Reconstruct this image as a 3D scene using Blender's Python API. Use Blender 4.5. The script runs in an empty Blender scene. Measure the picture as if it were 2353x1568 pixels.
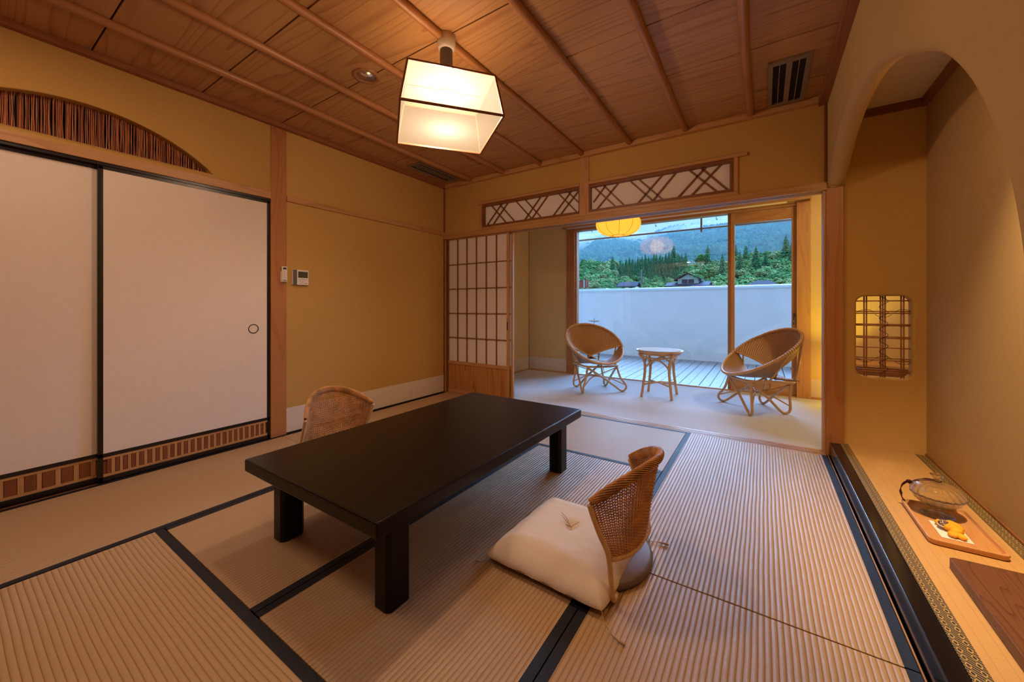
import bpy, bmesh, math, random
from mathutils import Vector, Matrix, noise
from math import sin, cos, pi, radians as R
random.seed(7)
C = bpy.context.scene.collection
sc = bpy.context.scene

# ------------------------------------------------------------------ camera
cd = bpy.data.cameras.new('camera'); cam = bpy.data.objects.new('camera', cd); C.objects.link(cam)
cam.location = (3.125, -3.302, 1.0)
cam.rotation_euler = (pi/2, 0, 0.5825)
cd.sensor_width = 36; cd.lens = 877.33/2353*36
cd.shift_x = 0; cd.shift_y = -(784-705.0)/2353
cd.clip_start = 0.02; cd.clip_end = 3000
sc.camera = cam

# ------------------------------------------------------------------ view, cycles, world
sc.view_settings.view_transform = 'Standard'; sc.view_settings.look = 'None'
sc.view_settings.gamma = 1; sc.view_settings.use_curve_mapping = False
sc.view_settings.exposure = 0.0
cy = sc.cycles
cy.use_denoising = True
try: cy.denoiser = 'OPENIMAGEDENOISE'
except Exception: pass
cy.max_bounces = 9; cy.diffuse_bounces = 4; cy.glossy_bounces = 4; cy.transmission_bounces = 7
cy.transparent_max_bounces = 12; cy.sample_clamp_indirect = 4.0; cy.caustics_reflective = False; cy.caustics_refractive = False
cy.volume_bounces = 0

class G:
    """tiny node graph helper"""
    def __init__(s, tree):
        s.t = tree; s.n = tree.nodes; s.l = tree.links
    def new(s, typ, ins=None, **kw):
        nd = s.n.new(typ)
        for k, v in kw.items(): setattr(nd, k, v)
        for k, v in (ins or {}).items(): s.set(nd, k, v)
        return nd
    def set(s, nd, k, v):
        sock = nd.inputs[k]
        if isinstance(v, bpy.types.NodeSocket): s.l.new(v, sock)
        elif isinstance(v, bpy.types.Node): s.l.new(v.outputs[0], sock)
        else: sock.default_value = v
    def m(s, op, a, b=None, c=None, clamp=False):
        nd = s.new('ShaderNodeMath', operation=op); nd.use_clamp = clamp
        for i, v in enumerate((a, b, c)):
            if v is not None: s.set(nd, i, v)
        return nd.outputs[0]
    def ramp(s, fac, stops, interp='LINEAR'):
        nd = s.new('ShaderNodeValToRGB'); nd.color_ramp.interpolation = interp
        el = nd.color_ramp.elements
        while len(el) < len(stops): el.new(0.5)
        for e, (p, c) in zip(el, stops):
            e.position = p; e.color = (*c, 1) if len(c) == 3 else c
        s.set(nd, 0, fac); return nd.outputs[0]
    def mix(s, f, a, b, typ='MIX'):
        nd = s.new('ShaderNodeMix', data_type='RGBA', blend_type=typ)
        s.set(nd, 0, f)
        s.set(nd, 6, (*a, 1) if isinstance(a, tuple) and len(a) == 3 else a)
        s.set(nd, 7, (*b, 1) if isinstance(b, tuple) and len(b) == 3 else b)
        return nd.outputs[2]

w = bpy.data.worlds.new('world'); sc.world = w; w.use_nodes = True
g = G(w.node_tree); g.n.clear()
tc = g.new('ShaderNodeTexCoord')
sep = g.new('ShaderNodeSeparateXYZ', {0: tc.outputs['Generated']})
zc = g.m('MAXIMUM', sep.outputs[2], 0.0)
sky = g.ramp(zc, [(0.0, (0.24, 0.37, 0.62)), (0.12, (0.26, 0.42, 0.72)), (0.3, (0.46, 0.84, 1.50)), (1.0, (0.86, 1.42, 2.45))])
mp = g.new('ShaderNodeMapping', {'Vector': tc.outputs['Generated'], 'Scale': (2.5, 2.5, 9)})
cl = g.new('ShaderNodeTexNoise', {'Vector': mp, 'Scale': 1.3, 'Detail': 6, 'Roughness': .55})
clf = g.ramp(cl.outputs['Fac'], [(0.42, (0, 0, 0)), (0.72, (.35, .35, .35))])
sky2 = g.mix(clf, sky, (0.48, 0.68, 0.98))
bg = g.new('ShaderNodeBackground', {'Color': sky2, 'Strength': 1.0})
g.new('ShaderNodeOutputWorld', {'Surface': bg})
w.cycles.sampling_method = 'AUTOMATIC'

# ------------------------------------------------------------------ main lights (lamps of the room, daylight and added fill)
WARM = (1.0, 0.60, 0.34)
def light(name, typ, loc, energy, color, size=0.05, rot=None, sy=None, spot=None):
    ld = bpy.data.lights.new(name, typ); ld.energy = energy; ld.color = color
    if typ == 'AREA':
        ld.size = size
        if sy: ld.shape = 'RECTANGLE'; ld.size_y = sy
    elif typ in ('POINT', 'SPOT'): ld.shadow_soft_size = size
    if typ == 'SPOT' and spot: ld.spot_size = spot[0]; ld.spot_blend = spot[1]
    o = bpy.data.objects.new(name, ld); C.objects.link(o); o.location = loc
    if rot: o.rotation_euler = rot
    return o
LAMP = Vector((1.744, -1.828, 0))
sun = light('overcast_sun', 'SUN', (0, 6, 8), 24, (0.29, 0.56, 1.0))
sun.data.angle = R(74); sun.rotation_euler = (R(-50), 0, R(-20))
light('pendant_bulb', 'POINT', (LAMP.x, LAMP.y, 2.03), 420, (1.0, 0.67, 0.45), 0.06)
# soft fill added as downlights assumed out of view behind the camera
light('assumed_downlight', 'AREA', (2.3, -3.30, 2.36), 7, (1.0, 0.68, 0.45), 0.5)
light('assumed_downlight', 'AREA', (0.9, -3.3, 2.36), 10, (1.0, 0.68, 0.45), 0.5)
# concealed strip above the alcove, behind its valance
light('alcove_strip_light', 'AREA', (3.80, -1.52, 2.235), 8, (1.0, 0.66, 0.30), 0.22, sy=0.05)
sp_ = light('alcove_spot', 'SPOT', (3.66, -1.62, 2.21), 200, (1.0, 0.70, 0.38), 0.03, spot=(R(72), 1.0))
light('downlight_bulb', 'SPOT', (1.10, -1.845, 2.395), 20, (1.0, 0.70, 0.48), 0.03, spot=(R(124), 0.7))
sp_.rotation_euler = (Vector((3.93, -1.32, 0.70))-Vector((3.66, -1.62, 2.21))).to_track_quat('-Z', 'Y').to_euler()
# veranda: lantern and a floor lantern behind the post
light('lantern_bulb', 'POINT', (1.722, 1.06, 1.955), 15, (1.0, 0.58, 0.16), 0.10)
light('floor_lantern_bulb', 'POINT', (3.76, 1.62, 0.34), 44, (1.0, 0.74, 0.06), 0.03)
light('veranda_downlight', 'AREA', (4.1, 1.0, 2.40), 14, (1.0, 0.70, 0.40), 0.1)
# daylight portal at the veranda window
po = light('window_portal', 'AREA', (2.12, 2.10, 1.07), 1, (1, 1, 1), 2.62, rot=(-pi/2, 0, 0), sy=2.15)
po.data.cycles.is_portal = True

# ------------------------------------------------------------------ mesh helpers
class MB:
    def __init__(s): s.v = []; s.f = []; s.uv = None
    def add(s, vs, fs):
        o = len(s.v); s.v += [tuple(v) for v in vs]; s.f += [tuple(i+o for i in f) for f in fs]; return s
    def box(s, x0, x1, y0, y1, z0, z1):
        return s.add([(x0,y0,z0),(x1,y0,z0),(x1,y1,z0),(x0,y1,z0),(x0,y0,z1),(x1,y0,z1),(x1,y1,z1),(x0,y1,z1)],
                     [(0,3,2,1),(4,5,6,7),(0,1,5,4),(1,2,6,5),(2,3,7,6),(3,0,4,7)])
    def bar(s, a, b, w, d, up=(0,1,0)):
        a = Vector(a); b = Vector(b); t = (b-a).normalized(); n = Vector(up).normalized(); k = t.cross(n).normalized(); n = k.cross(t)
        vs = []
        for p in (a, b):
            for i, j in ((-1,-1),(1,-1),(1,1),(-1,1)): vs.append(p + k*i*w/2 + n*j*d/2)
        return s.add(vs, [(0,3,2,1),(4,5,6,7),(0,1,5,4),(1,2,6,5),(2,3,7,6),(3,0,4,7)])
    def tube(s, pts, r, n=8, closed=False, cap=True):
        pts = [Vector(p) for p in pts]; N = len(pts)
        rr = r if isinstance(r, (list, tuple)) else [r]*N
        prev = None; vs = []
        for i, p in enumerate(pts):
            if closed: t = pts[(i+1) % N] - pts[i-1]
            else: t = pts[min(i+1, N-1)] - pts[max(i-1, 0)]
            if t.length < 1e-9: t = Vector((0,0,1))
            t.normalize()
            if prev is None:
                a = Vector((0,0,1)) if abs(t.z) < .9 else Vector((1,0,0))
                prev = t.cross(a).normalized()
            u = (prev - t*prev.dot(t))
            if u.length < 1e-6: u = t.orthogonal()
            u.normalize(); prev = u; v = t.cross(u)
            for k in range(n):
                a = 2*pi*k/n; vs.append(p + (u*cos(a) + v*sin(a))*rr[i])
        fs = []
        for i in range(N if closed else N-1):
            a = i*n; b = ((i+1) % N)*n
            for k in range(n): fs.append((a+k, a+(k+1) % n, b+(k+1) % n, b+k))
        if cap and not closed: fs.append(tuple(range(n-1, -1, -1))); fs.append(tuple((N-1)*n+k for k in range(n)))
        return s.add(vs, fs)
    def lathe(s, prof, n=32, c=(0,0,0), rib=None):
        vs = []; fs = []
        for r, z in prof:
            for k in range(n):
                a = 2*pi*k/n; q = r
                if rib: q = r*(1+rib(a, r, z))
                vs.append((c[0]+q*cos(a), c[1]+q*sin(a), c[2]+z))
        for i in range(len(prof)-1):
            for k in range(n): fs.append((i*n+k, i*n+(k+1) % n, (i+1)*n+(k+1) % n, (i+1)*n+k))
        if prof[0][0] > 1e-6: fs.append(tuple(range(n-1, -1, -1)))
        if prof[-1][0] > 1e-6: fs.append(tuple((len(prof)-1)*n+k for k in range(n)))
        return s.add(vs, fs)
    def cyl(s, a, b, r, n=16): return s.tube([a, b], r, n)
    def grid(s, fn, nu, nv, uv=False):
        vs = []; base = len(s.v)
        for j in range(nv+1):
            for i in range(nu+1): vs.append(fn(i/nu, j/nv))
        fs = [(j*(nu+1)+i, j*(nu+1)+i+1, (j+1)*(nu+1)+i+1, (j+1)*(nu+1)+i) for j in range(nv) for i in range(nu)]
        if uv:
            if s.uv is None: s.uv = {}
            for j in range(nv+1):
                for i in range(nu+1): s.uv[base+j*(nu+1)+i] = (i/nu, j/nv)
        return s.add(vs, fs)
    def prism(s, poly, z0, z1):
        n = len(poly)
        return s.add([(x,y,z0) for x,y in poly]+[(x,y,z1) for x,y in poly],
                     [tuple(range(n-1,-1,-1)), tuple(range(n,2*n))]+[(i,(i+1)%n,n+(i+1)%n,n+i) for i in range(n)])
    def build(s, name, mat, parent=None, smooth=False, bevel=0, origin=(0,0,0), kind=None, solid=0, segs=2, fix=True):
        me = bpy.data.meshes.new(name)
        ox, oy, oz = origin
        me.from_pydata([(x-ox, y-oy, z-oz) for x, y, z in s.v], [], s.f)
        if s.uv:
            ul = me.uv_layers.new(name='UVMap')
            for lp in me.loops: ul.data[lp.index].uv = s.uv.get(lp.vertex_index, (0, 0))
        if fix:
            bm = bmesh.new(); bm.from_mesh(me); bmesh.ops.recalc_face_normals(bm, faces=bm.faces); bm.to_mesh(me); bm.free()
        me.materials.append(mat)
        if smooth: me.polygons.foreach_set('use_smooth', [True]*len(me.polygons))
        me.update()
        o = bpy.data.objects.new(name, me); C.objects.link(o); o.location = origin
        if parent is not None: o.parent = parent
        if solid:
            md = o.modifiers.new('solid', 'SOLIDIFY'); md.thickness = solid; md.offset = 0
        if bevel:
            md = o.modifiers.new('bevel', 'BEVEL'); md.width = bevel; md.segments = segs; md.limit_method = 'ANGLE'; md.angle_limit = R(40)
            me.polygons.foreach_set('use_smooth', [True]*len(me.polygons))
            o.modifiers.new('wn', 'WEIGHTED_NORMAL')
        if kind: o['kind'] = kind
        return o
def BX(*a): return MB().box(*a)
def tag(o, label=None, cat=None, group=None, kind=None):
    if label: o['label'] = label
    if cat: o['category'] = cat
    if group: o['group'] = group
    if kind: o['kind'] = kind
    return o
def thing(name, label, cat, loc=(0,0,0), rz=0, group=None, kind=None):
    o = bpy.data.objects.new(name, None); C.objects.link(o); o.location = loc; o.rotation_euler = (0,0,rz)
    o.empty_display_size = .05
    return tag(o, label, cat, group, kind)
def copy_tree(o, parent=None):
    c = o.copy(); C.objects.link(c); c.parent = parent
    for ch in list(o.children): copy_tree(ch, c)
    return c
def spline(pts, n=8, closed=False):
    pts = [Vector(p) for p in pts]; N = len(pts); out = []
    for i in range(N if closed else N-1):
        if closed: p0, p1, p2, p3 = pts[i-1], pts[i], pts[(i+1) % N], pts[(i+2) % N]
        else: p0, p1, p2, p3 = pts[max(i-1,0)], pts[i], pts[i+1], pts[min(i+2,N-1)]
        for k in range(n):
            t = k/n
            out.append(0.5*((2*p1)+(-p0+p2)*t+(2*p0-5*p1+4*p2-p3)*t*t+(-p0+3*p1-3*p2+p3)*t**3))
    if not closed: out.append(pts[-1])
    return out
def plate(name, outer, inner, thick, r, mat, place, parent=None, n=5):
    """Flat plate with rounded free edges. outer: 2D loop (or None), inner: 2D loop to round, place(u, v, depth) -> 3D.
    A loop item is (u, v, rounded?)."""
    mb = bmesh.new()
    def loops(loop, sign):
        N = len(loop); res = []
        nor = []
        for i in range(N):
            a = Vector(loop[i-1][:2]); b = Vector(loop[(i+1) % N][:2]); t = (b-a).normalized()
            nor.append(Vector((-t.y, t.x))*sign)
        steps = [(r*(1-sin(k*pi/2/n)), r*(1-cos(k*pi/2/n))) for k in range(n+1)]
        steps += [(o, thick-d) for o, d in reversed(steps)]
        for off, dep in steps:
            row = []
            for i in range(N):
                p = Vector(loop[i][:2])
                if loop[i][2]: p = p + nor[i]*off
                row.append(mb.verts.new(place(p.x, p.y, dep)))
            res.append(row)
        return res
    def area(l): return sum(l[i-1][0]*l[i][1]-l[i][0]*l[i-1][1] for i in range(len(l)))/2
    sets = []
    if outer: sets.append(loops(outer, 1 if area(outer) > 0 else -1))
    if inner: sets.append(loops(inner, -1 if area(inner) > 0 else 1))
    for rows in sets:
        for a, b in zip(rows, rows[1:]):
            for i in range(len(a)):
                try: mb.faces.new((a[i-1], a[i], b[i], b[i-1]))
                except ValueError: pass
    for side in (0, -1):
        ed = []
        for rows in sets:
            row = rows[side]
            for i in range(len(row)):
                e = mb.edges.get((row[i-1], row[i])) or mb.edges.new((row[i-1], row[i])); ed.append(e)
        bmesh.ops.triangle_fill(mb, edges=ed, use_beauty=True, use_dissolve=False)
    bmesh.ops.recalc_face_normals(mb, faces=mb.faces)
    me = bpy.data.meshes.new(name); mb.to_mesh(me); mb.free(); me.materials.append(mat)
    me.polygons.foreach_set('use_smooth', [True]*len(me.polygons))
    o = bpy.data.objects.new(name, me); C.objects.link(o); o.parent = parent
    o.modifiers.new('wn', 'WEIGHTED_NORMAL').keep_sharp = True
    es = o.modifiers.new('split', 'EDGE_SPLIT'); es.split_angle = R(50)
    return o

# ------------------------------------------------------------------ materials
def mat0(name):
    m = bpy.data.materials.new(name); m.use_nodes = True; g = G(m.node_tree); g.n.clear()
    return m, g
def out(g, sh): g.new('ShaderNodeOutputMaterial', {'Surface': sh})
def pbsdf(g, color, rough=.5, bump=None, metal=0, spec=.5, coat=0, emit=None, es=0, **kw):
    d = {'Roughness': rough, 'Metallic': metal, 'Specular IOR Level': spec, 'Coat Weight': coat}
    d['Base Color'] = (*color, 1) if isinstance(color, tuple) else color
    if bump is not None: d['Normal'] = bump
    if emit: d['Emission Color'] = (*emit, 1); d['Emission Strength'] = es
    d.update(kw)
    return g.new('ShaderNodeBsdfPrincipled', d).outputs[0]
def simple(name, color, rough=.5, metal=0, spec=.5, coat=0, nb=0, ns=200, var=0, emit=None, es=0):
    m, g = mat0(name)
    tc = g.new('ShaderNodeTexCoord').outputs['Object']
    nz = g.new('ShaderNodeTexNoise', {'Vector': tc, 'Scale': ns, 'Detail': 3})
    bump = None
    if nb: bump = g.new('ShaderNodeBump', {'Strength': nb, 'Distance': .002, 'Height': nz.outputs['Fac']}).outputs[0]
    col = color
    if var:
        n2 = g.new('ShaderNodeTexNoise', {'Vector': tc, 'Scale': ns/12, 'Detail': 4})
        f = g.ramp(n2.outputs['Fac'], [(.3, (0,0,0)), (.7, (1,1,1))])
        col = g.mix(f, tuple(c*(1-var) for c in color), tuple(min(1, c*(1+var)) for c in color))
    out(g, pbsdf(g, col, rough, bump, metal, spec, coat, emit, es)); return m
def wood(name, base, dark, axis=1, scale=1.0, lines=9, rough=.45, coat=0, rnd=True, contrast=1.0, fine=.35, spec=.4):
    """long grain along axis; thin dark contour lines like cedar"""
    m, g = mat0(name)
    tc = g.new('ShaderNodeTexCoord').outputs['Object']
    sx = [5.0, 5.0, 5.0]; sx[axis] = 0.55
    sx = tuple(v*scale for v in sx)
    mp = g.new('ShaderNodeMapping', {'Vector': tc, 'Scale': sx})
    vec = mp.outputs[0]
    if rnd:
        oi = g.new('ShaderNodeObjectInfo')
        off = g.new('ShaderNodeVectorMath', {0: vec}, operation='ADD')
        cmb = g.new('ShaderNodeCombineXYZ', {0: g.m('MULTIPLY', oi.outputs['Random'], 31.0), 1: g.m('MULTIPLY', oi.outputs['Random'], 57.0), 2: g.m('MULTIPLY', oi.outputs['Random'], 13.0)})
        g.set(off, 1, cmb.outputs[0]); vec = off.outputs[0]
    nz = g.new('ShaderNodeTexNoise', {'Vector': vec, 'Scale': 1.0, 'Detail': 1.5, 'Roughness': .35})
    ph = g.m('MULTIPLY', nz.outputs['Fac'], float(lines)*2)
    fr = g.m('FRACT', ph)
    ln = g.ramp(fr, [(0.0, (1,1,1)), (0.06, (.75,.75,.75)), (0.30, (.12,.12,.12)), (0.96, (0,0,0)), (1.0, (1,1,1))])
    fx = [90.0, 90.0, 90.0]; fx[axis] = 2.0
    mp2 = g.new('ShaderNodeMapping', {'Vector': tc, 'Scale': tuple(v*scale for v in fx)})
    n2 = g.new('ShaderNodeTexNoise', {'Vector': mp2, 'Scale': 1.0, 'Detail': 3})
    f2 = g.ramp(n2.outputs['Fac'], [(.35, (0,0,0)), (.7, (1,1,1))])
    fac = g.m('ADD', g.m('MULTIPLY', ln, .75*contrast), g.m('MULTIPLY', f2, fine*contrast), clamp=True)
    col = g.mix(fac, base, dark)
    bump = g.new('ShaderNodeBump', {'Strength': .25, 'Distance': .001, 'Height': fac, }).outputs[0]
    out(g, pbsdf(g, col, rough, bump, spec=spec, coat=coat)); return m
def tatami(name, axis, base=(0.50,0.335,0.185), dark=(0.36,0.21,0.09), pitch=.0165, strength=.8):
    """rounded ribs running along axis"""
    m, g = mat0(name)
    tc = g.new('ShaderNodeTexCoord').outputs['Object']
    sp = g.new('ShaderNodeSeparateXYZ', {0: tc})
    ac = sp.outputs[1-axis]; al = sp.outputs[axis]
    wob = g.new('ShaderNodeTexNoise', {'Vector': g.new('ShaderNodeMapping', {'Vector': tc, 'Scale': (3,3,3)}), 'Scale': 1.0, 'Detail': 1})
    acw = g.m('ADD', ac, g.m('MULTIPLY', wob.outputs['Fac'], .007))
    rib = g.m('ABSOLUTE', g.m('SINE', g.m('MULTIPLY', acw, pi/pitch)))
    ribh = g.m('POWER', rib, .55)
    fs = [40.0, 40.0, 40.0]; fs[axis] = 600.0
    fine = g.new('ShaderNodeTexNoise', {'Vector': g.new('ShaderNodeMapping', {'Vector': tc, 'Scale': tuple(fs)}), 'Scale': 1.0, 'Detail': 2})
    cell = [1/pitch, 1/pitch, 1.0]; cell[axis] = 9.0
    cn = g.new('ShaderNodeTexVoronoi', {'Vector': g.new('ShaderNodeMapping', {'Vector': tc, 'Scale': tuple(cell)}), 'Scale': 1.0})
    h = g.m('ADD', ribh, g.m('MULTIPLY', fine.outputs['Fac'], .22))
    bump = g.new('ShaderNodeBump', {'Strength': strength, 'Distance': .0035, 'Height': h}).outputs[0]
    groove = g.ramp(rib, [(0.0, (1,1,1)), (0.28, (.12,.12,.12)), (.6, (0,0,0))])
    big = g.new('ShaderNodeTexNoise', {'Vector': tc, 'Scale': 2.5, 'Detail': 3})
    b0 = g.mix(g.m('MULTIPLY', cn.outputs['Color'], .16), base, (base[0]*.72, base[1]*.70, base[2]*.62))
    b1 = g.mix(g.m('MULTIPLY', g.m('SUBTRACT', fine.outputs['Fac'], .35), .55, clamp=True), b0, (base[0]*.70, base[1]*.64, base[2]*.55))
    b2 = g.mix(g.m('MULTIPLY', big.outputs['Fac'], .25), b1, (base[0]*.9, base[1]*.85, base[2]*.8))
    col = g.mix(g.m('MULTIPLY', groove, .6), b2, dark)
    out(g, pbsdf(g, col, .40, bump, spec=.55)); return m

M = {}
M['plaster'] = simple('plaster_ochre', (0.52, 0.315, 0.098), .9, nb=.3, ns=420, var=.02, spec=.1)
M['plaster_arch'] = simple('plaster_arch', (0.48, 0.325, 0.140), .85, nb=.3, ns=420, var=.02, spec=.1)
M['plaster_veranda'] = simple('plaster_veranda', (0.66, 0.49, 0.22), .9, nb=.3, ns=420, var=.02, spec=.1)
M['plaster_pale'] = simple('plaster_pale', (0.72, 0.62, 0.45), .9, nb=.3, ns=420, var=.04, spec=.1)
M['band'] = simple('paper_band', (0.66, 0.58, 0.50), .85, nb=.15, ns=200, var=.03, spec=.15)
M['ceil'] = wood('cedar_board', (0.46, 0.245, 0.095), (0.22, 0.075, 0.02), 0, .85, 7, .5, fine=.25, contrast=.7)
M['pole'] = wood('cedar_pole', (0.38, 0.175, 0.062), (0.28, 0.09, 0.03), 1, 1.6, 3, .4, contrast=.7)
M['woodx'] = wood('cypress_x', (0.52, 0.285, 0.115), (0.30, 0.11, 0.035), 0, 1.6, 4, .42, contrast=.55)
M['woody'] = wood('cypress_y', (0.52, 0.285, 0.115), (0.30, 0.11, 0.035), 1, 1.6, 4, .42, contrast=.55)
M['woodz'] = wood('cypress_z', (0.54, 0.29, 0.12), (0.32, 0.12, 0.04), 2, 1.6, 4, .42, contrast=.5)
M['woodr'] = wood('red_cedar_z', (0.44, 0.19, 0.065), (0.26, 0.07, 0.02), 2, 1.4, 3, .4, contrast=.5)
M['darkwoodx'] = wood('dark_trim_x', (0.235, 0.082, 0.028), (0.12, 0.035, 0.012), 0, 1.6, 4, .45, contrast=.6)
M['darkwoody'] = wood('dark_trim_y', (0.30, 0.11, 0.04), (0.15, 0.045, 0.015), 1, 1.6, 4, .45, contrast=.6)
M['darkwoodz'] = wood('dark_trim_z', (0.235, 0.082, 0.028), (0.12, 0.035, 0.012), 2, 1.6, 4, .45, contrast=.6)
M['cryp'] = wood('koshi_board', (0.50, 0.235, 0.075), (0.22, 0.07, 0.02), 2, 1.1, 5, .45, contrast=.8, rnd=False)
M['lacq'] = simple('black_lacquer', (0.012, 0.009, 0.008), .28, spec=.5)
M['lacqgloss'] = simple('gloss_lacquer', (0.010, 0.009, 0.010), .10, spec=.6, coat=.3)
M['kamachi'] = simple('kamachi_lacquer', (0.008, 0.007, 0.010), .14, spec=.4)
M['table'] = simple('table_lacquer', (0.005, 0.003, 0.002), 0.30, spec=.24, nb=.05, ns=300)
M['fusuma'] = simple('fusuma_paper', (0.78, 0.69, 0.62), .8, nb=.12, ns=300, var=.02, spec=.2)
M['tatx'] = tatami('tatami_x', 0); M['taty'] = tatami('tatami_y', 1)
M['heri'] = simple('cloth_border', (0.008, 0.010, 0.018), .5, nb=.5, ns=900, spec=.3)
M['carpet'] = simple('veranda_mat', (0.60, 0.63, 0.70), .85, nb=.4, ns=500, var=.03, spec=.15)
M['white'] = simple('white_plastic', (0.72, 0.66, 0.60), .45)
M['grey'] = simple('grey_plastic', (0.10, 0.09, 0.085), .5)
M['lcd'] = simple('lcd_glass', (0.055, 0.055, 0.035), .2)
M['ink'] = simple('ink', (0.03, 0.025, 0.03), .6)
M['vent'] = simple('vent_metal', (0.23, 0.17, 0.115), .5, metal=.2)
M['dark'] = simple('dark_void', (0.006, 0.005, 0.005), .9)
M['chrome'] = simple('reflector', (0.78, 0.72, 0.66), .22, metal=.85)
M['rattan'] = wood('rattan_cane', (0.66, 0.43, 0.21), (0.46, 0.25, 0.10), 2, 3.0, 3, .38, contrast=.4, spec=.5)
M['wicker'] = simple('wicker_strand', (0.50, 0.235, 0.075), .38, var=.35, ns=260, spec=.5)
M['wickerpale'] = simple('wicker_pale', (0.58, 0.30, 0.12), .36, var=.3, ns=200, spec=.5)
M['cushion'] = simple('cotton_cushion', (0.80, 0.70, 0.60), .85, nb=.5, ns=350, spec=.15)
M['pad'] = simple('leather_pad', (0.16, 0.11, 0.10), .5, nb=.3, ns=150)
M['cord'] = simple('cord', (0.50, 0.34, 0.20), .8)
M['tray'] = wood('tray_wood', (0.62, 0.32, 0.13), (0.44, 0.19, 0.06), 1, 5, 4, .4, contrast=.6)
M['board'] = wood('board_wood', (0.17, 0.065, 0.028), (0.07, 0.025, 0.012), 1, 3, 6, .42, contrast=.9)
M['ribbon'] = simple('maroon_ribbon', (0.07, 0.012, 0.02), .7)
M['paper'] = simple('white_paper', (0.86, 0.80, 0.78), .7)
M['yellow'] = simple('yellow_cloth', (0.85, 0.42, 0.02), .75, nb=.6, ns=120, var=.15)
M['brownflower'] = simple('brown_flower', (0.14, 0.07, 0.07), .7)
M['whiteflower'] = simple('pale_petal', (0.75, 0.68, 0.62), .7)
M['gardenwall'] = simple('garden_wall_paint', (0.80, 0.82, 0.86), .8, nb=.2, ns=60, var=.03, spec=.2)
M['caprail'] = simple('cap_rail_metal', (0.62, 0.72, 0.74), .3, metal=.6)
M['deck'] = wood('deck_plank', (0.25, 0.25, 0.26), (0.15, 0.15, 0.16), 1, 2.0, 4, .55, contrast=.5)
M['eave'] = simple('eave_metal', (0.10, 0.09, 0.09), .5)
M['eavepale'] = simple('eave_soffit', (0.55, 0.52, 0.50), .7)
M['bamboo'] = simple('bamboo_rail', (0.38, 0.28, 0.24), .5)

def glass_thin():
    m, g = mat0('window_glass')
    fr = g.new('ShaderNodeFresnel', {'IOR': 1.45})
    f = g.m('MULTIPLY', fr.outputs[0], 1.5, clamp=True)
    t = g.new('ShaderNodeBsdfTransparent', {'Color': (.995, 1, 1, 1)})
    gl = g.new('ShaderNodeBsdfGlossy', {'Roughness': 0.0, 'Color': (1,1,1,1)})
    mx = g.new('ShaderNodeMixShader', {0: f, 1: t.outputs[0], 2: gl.outputs[0]})
    out(g, mx.outputs[0]); return m
M['glass'] = glass_thin()
def crystal():
    m, g = mat0('cut_glass')
    gl = g.new('ShaderNodeBsdfGlass', {'Color': (1,1,1,1), 'Roughness': .0, 'IOR': 1.46})
    t = g.new('ShaderNodeBsdfTransparent', {'Color': (.97,.97,.97,1)})
    lw = g.new('ShaderNodeLayerWeight', {'Blend': .35})
    mx = g.new('ShaderNodeMixShader', {0: g.m('ADD', g.m('MULTIPLY', lw.outputs['Facing'], .8), .40, clamp=True), 1: t.outputs[0], 2: gl.outputs[0]})
    out(g, mx.outputs[0]); return m
M['crystal'] = crystal()
def shoji_paper(name, col, tr=.35):
    m, g = mat0(name)
    tc = g.new('ShaderNodeTexCoord').outputs['Object']
    nz = g.new('ShaderNodeTexNoise', {'Vector': tc, 'Scale': 60, 'Detail': 4})
    c = g.mix(g.m('MULTIPLY', nz.outputs['Fac'], .2), col, tuple(x*.9 for x in col))
    d = g.new('ShaderNodeBsdfDiffuse', {'Color': c}); t = g.new('ShaderNodeBsdfTranslucent', {'Color': c})
    out(g, g.new('ShaderNodeMixShader', {0: tr, 1: d.outputs[0], 2: t.outputs[0]}).outputs[0]); return m
M['shoji'] = shoji_paper('shoji_paper', (0.92, 0.86, 0.84), .2)
def lampshade(name, col, emit, es, trans, blotch=0):
    m, g = mat0(name)
    tc = g.new('ShaderNodeTexCoord').outputs['Object']
    c = (*col, 1); e = (*emit, 1)
    if blotch:
        nz = g.new('ShaderNodeTexNoise', {'Vector': tc, 'Scale': 14, 'Detail': 5})
        e = g.mix(g.m('MULTIPLY', nz.outputs['Fac'], blotch), emit, tuple(x*.7 for x in emit))
    d = g.new('ShaderNodeBsdfTranslucent', {'Color': c})
    df = g.new('ShaderNodeBsdfDiffuse', {'Color': c})
    m1 = g.new('ShaderNodeMixShader', {0: .5, 1: d.outputs[0], 2: df.outputs[0]})
    em = g.new('ShaderNodeEmission', {'Color': e, 'Strength': es})
    ad = g.new('ShaderNodeAddShader', {0: m1.outputs[0], 1: em.outputs[0]})
    tp = g.new('ShaderNodeBsdfTransparent', {'Color': (1, .97, .92, 1)})
    out(g, g.new('ShaderNodeMixShader', {0: trans, 1: ad.outputs[0], 2: tp.outputs[0]}).outputs[0]); return m
M['shade'] = lampshade('shade_paper', (.006, .006, .006), (1.0, .72, .42), .88, .062)
M['shade_bottom'] = lampshade('shade_bottom_paper', (.0055, .0055, .0055), (.80, .48, .24), .88, .085)
M['dimming_cover'] = lampshade('dimming_cover_paper', (.35, .28, .18), (1.0, .74, .38), .6, .0125)
M['lantern'] = lampshade('lantern_paper', (.10, .06, .015), (1.0, .30, .028), 1.9, .06, .5)

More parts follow.
